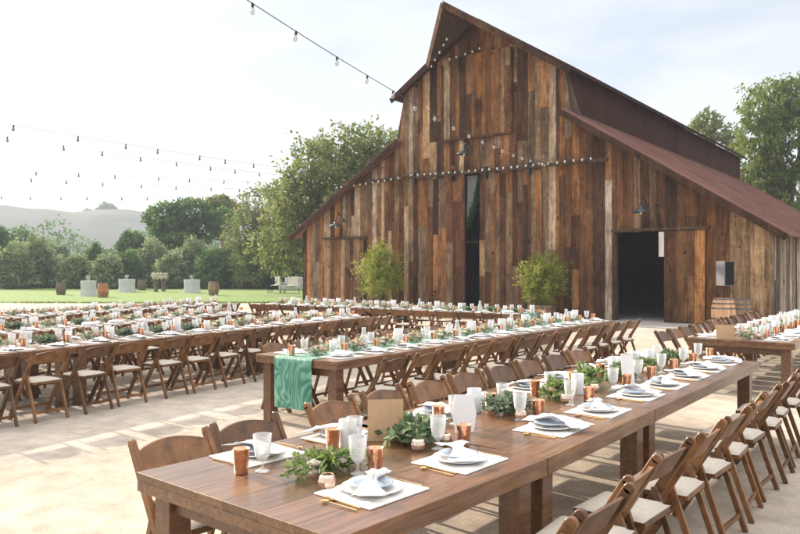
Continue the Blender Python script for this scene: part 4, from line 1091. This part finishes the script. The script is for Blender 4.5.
cocktail(127, 292, 16, 'white cloth covered cocktail table left of the two flower pedestals', deco='cocktail table left of the flower pedestals')
cocktail(192, 293, 16, 'white cloth covered cocktail table left of the pale oak barrel', deco='cocktail table left of the pale oak barrel')
def pedestal(px, by, label):
    p = at(px, by); root = empty('flower_pedestal', p, 0, label, 'flower stand', 'wooden flower pedestals on the lawn')
    b = MB(); b.lathe([(0,0),(.17,0),(.14,.4),(.16,.85),(.20,.9),(0,.9)], 14, wob=lambda a,z:.06*math.cos(a*5)); b.build('stump', M['bark'], root)
    q = MB(); crown(q, [((0,0,1.25),(.26,.26,.24))], 260, .16,.08, [(.6,.58,.52),(.65,.6,.55),(.15,.2,.1)], .0); q.build('flower', M['leaf'], root)
    v = MB(); v.lathe([(0,.9),(.08,.9),(.1,1.0),(.06,1.1)], 12); v.build('vase', M['darkwood'], root)
random.seed(5)
pedestal(156, 292, 'dark stump pedestal topped with white flowers on lawn, left of a pair')
pedestal(163.5, 291.5, 'dark stump pedestal topped with flowers on lawn, right of a pair')
pedestal(202, 288.5, 'dark flower pedestal behind the right hand cocktail table')
# lounge chair and sofa
def lounge(px, by, w_, label, m1, name, throw=None):
    p = at(px, by); root = empty(name, p, R(37)-.25, label, 'armchair' if name=='lounge_chair' else 'sofa')
    root.scale = (1.25,)*3
    s = MB(); s.b2((-w_/2,-.35,.22),(w_/2,.35,.45)); s.build('seat', M[m1], root, bevel=.05)
    s = MB(); s.b2((-w_/2,.25,.451),(w_/2,.42,.95)); s.build('backrest', M[m1], root, bevel=.06)
    for sx in (-1,1):
        a = MB(); a.b2((sx*(w_/2+.001),-.35,.22),(sx*(w_/2+.12),.35,.65)); a.build('armrest', M[m1], root, bevel=.04)
        for sy in (-1,1): l = MB(); l.tube([(sx*(w_/2),sy*.3,0),(sx*(w_/2-.03),sy*.28,.23)],[.02,.028],8); l.build('leg', M['chairwood'], root)
    if throw:
        t = MB(); random.seed(3)
        def f(i, j):
            x = (i-.5)*w_*throw; k_ = j*2.2
            n_ = .03*noise.noise(Vector((i*5,j*5,1)))
            if k_<1: return (x,-.40+.78*0+.62*k_*1.0,.48+n_)
            if k_<1.6: return (x,.22+n_,.48+(k_-1)*.85)
            return (x,.22+(k_-1.6)*.4,.99+n_-.25*(k_-1.6)**2)
        t.grid(f, 14, 22); o = t.build('throw', M['fur'], smooth=True, thick=.03); o.location = p; o.rotation_euler = (0,0,R(37)-.25); o.scale = (1.25,)*3
        tag(o, 'cream sheepskin draped over the '+label.split(' on ')[0], 'throw')
lounge(276, 293, .8, 'black lounge chair on the lawn near the barn', 'speaker', 'lounge_chair', .42)
lounge(292, 293.5, 1.15, 'grey sofa on the lawn touching the barn corner', 'cloth_grey', 'lounge_sofa', .6)
# side stool
p = at(269.5, 293); so = empty('wooden_stool', p, 0, 'small light wooden stool left of the black lounge chair', 'stool')
s = MB(); s.lathe([(0,.44),(.17,.44),(.17,.48),(0,.48)], 18, col=(1.5,1.3,1.1)); s.build('seat', M['barrel'], so)
for k in range(3):
    a = 2*PI*k/3; l = MB(); l.tube([(.15*math.cos(a),.15*math.sin(a),0),(.10*math.cos(a),.10*math.sin(a),.44)],.014,6,col=(1.5,1.3,1.1)); l.build('leg', M['barrel'], so)
def speaker(px, Z, htop, hbox, w_, label, rz):
    p = cw((px-400)/FPX*Z, Z); root = empty('speaker', p, rz, label, 'speaker')
    b = MB(); hb_ = htop-hbox; pts = [(-w_/2,0),(w_/2,0),(w_*.34,w_*.85),(-w_*.34,w_*.85)]
    vs = [(x,y,hb_) for x,y in pts]+[(x,y,htop) for x,y in pts]; b.add(vs, [(3,2,1,0),(4,5,6,7)]+[(i,(i+1)%4,4+(i+1)%4,4+i) for i in range(4)])
    b.build('cabinet', M['spkgrey'], root, bevel=.012)
    g_ = MB(); g_.b2((-w_/2+.02,-.012,hb_+.02),(w_/2-.02,-.001,htop-.02)); g_.build('grille', M['speaker'], root)
    t = MB(); t.tube([(0,w_*.4,.45),(0,w_*.4,hb_)],.018,8); t.build('pole', M['iron'], root)
    for k in range(3):
        a = 2*PI*k/3+.5; l = MB(); l.tube([(0,w_*.4,.62),(.42*math.cos(a),w_*.4+.42*math.sin(a),0)],.012,6); l.build('leg', M['iron'], root)
speaker(729.5, 21.6, 1.98, .72, .42, 'grey loudspeaker on stand before the barn barrels at right', R(37)+.5)
speaker(290, 59, 2.15, 1.05, .75, 'black loudspeaker on stand behind the lawn sofa', R(37))

# ------------------------------------------------------------------ light, sky, haze, camera
SUN_EL = R(25)
sd = Vector((-.994*math.cos(SUN_EL), .106*math.cos(SUN_EL), math.sin(SUN_EL)))
sl = bpy.data.lights.new('sun', 'SUN'); sl.energy = 2.0; sl.angle = R(1.0); sl.color = (1.0,.85,.67)
so_ = bpy.data.objects.new('sun', sl); COL.objects.link(so_); so_.rotation_euler = (-sd).to_track_quat('-Z','Y').to_euler(); so_.location = (-20,0,40)
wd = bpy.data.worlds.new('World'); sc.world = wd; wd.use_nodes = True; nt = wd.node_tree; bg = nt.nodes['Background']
sk = nd(nt, 'ShaderNodeTexSky'); sk.sky_type = 'NISHITA'; sk.sun_disc = False; sk.sun_elevation = SUN_EL; sk.sun_rotation = math.atan2(sd.x, sd.y) % (2*PI)
sk.dust_density = 2.5; sk.air_density = 1.0; sk.ozone_density = 1.0
tc = nd(nt, 'ShaderNodeTexCoord'); mp = nd(nt, 'ShaderNodeMapping'); mp.inputs['Scale'].default_value = (1.2,1.2,4.5); nt.links.new(tc.outputs['Generated'], mp.inputs[0])
cn = nd(nt, 'ShaderNodeTexNoise'); cn.inputs['Scale'].default_value = 1.5; cn.inputs['Detail'].default_value = 7; cn.inputs['Roughness'].default_value = .55; cn.inputs['Distortion'].default_value = .5
nt.links.new(mp.outputs[0], cn.inputs[0])
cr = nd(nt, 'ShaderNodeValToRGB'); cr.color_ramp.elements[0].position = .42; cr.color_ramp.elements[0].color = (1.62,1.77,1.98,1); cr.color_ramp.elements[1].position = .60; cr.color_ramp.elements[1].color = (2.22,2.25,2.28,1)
nt.links.new(cn.outputs[0], cr.inputs[0])
mx = nd(nt, 'ShaderNodeMix', data_type='RGBA'); mx.inputs[0].default_value = .88; nt.links.new(sk.outputs[0], mx.inputs[6]); nt.links.new(cr.outputs[0], mx.inputs[7])
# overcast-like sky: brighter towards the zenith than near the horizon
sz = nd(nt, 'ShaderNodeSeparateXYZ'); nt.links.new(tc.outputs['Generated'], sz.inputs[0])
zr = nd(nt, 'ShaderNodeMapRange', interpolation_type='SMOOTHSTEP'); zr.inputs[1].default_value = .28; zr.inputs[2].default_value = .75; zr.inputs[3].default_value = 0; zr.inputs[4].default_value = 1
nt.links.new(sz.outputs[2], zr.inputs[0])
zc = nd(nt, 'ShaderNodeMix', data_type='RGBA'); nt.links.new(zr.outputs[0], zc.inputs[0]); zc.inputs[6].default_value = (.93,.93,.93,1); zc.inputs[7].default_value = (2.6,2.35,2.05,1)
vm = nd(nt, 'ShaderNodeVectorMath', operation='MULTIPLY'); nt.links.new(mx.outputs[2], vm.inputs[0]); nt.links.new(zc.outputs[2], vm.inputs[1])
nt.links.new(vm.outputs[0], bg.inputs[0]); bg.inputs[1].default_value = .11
# haze
hz = MB(); hz.b2((-880,-880,-1),(880,880,78))
hm = bpy.data.materials.new('haze'); hm.use_nodes = True; ht = hm.node_tree; ht.nodes.remove(ht.nodes['Principled BSDF'])
pv = nd(ht, 'ShaderNodeVolumePrincipled'); pv.inputs['Color'].default_value = (.62,.70,.83,1); pv.inputs['Density'].default_value = .0009; pv.inputs['Anisotropy'].default_value = 0.0
ht.links.new(pv.outputs[0], ht.nodes['Material Output'].inputs['Volume'])
hz_o = tag(hz.build('haze', hm), 'thin bright summer haze over the valley', 'haze', kind='stuff')
gsz = bpy.data.objects['ground']; gsz.scale = (.97,.97,1)

cam = bpy.data.cameras.new('camera'); co = bpy.data.objects.new('camera', cam); COL.objects.link(co); sc.camera = co
co.location = (0,0,CAMH); co.rotation_euler = (R(90),0,R(36.94)); cam.sensor_width = 36; cam.lens = 36*FPX/800; cam.shift_y = 3/800
cam.clip_start = .05; cam.clip_end = 3000
cam.dof.use_dof = True; cam.dof.focus_distance = 5.5; cam.dof.aperture_fstop = 8.0
vs_ = sc.view_settings; vs_.view_transform = 'Standard'; vs_.look = 'None'; vs_.gamma = 1; vs_.use_curve_mapping = False; vs_.exposure = 2.02
cy = sc.cycles; cy.max_bounces = 8; cy.diffuse_bounces = 3; cy.glossy_bounces = 3; cy.transparent_max_bounces = 12; cy.transmission_bounces = 4; cy.volume_bounces = 1; cy.use_denoising = True; cy.sample_clamp_indirect = 6
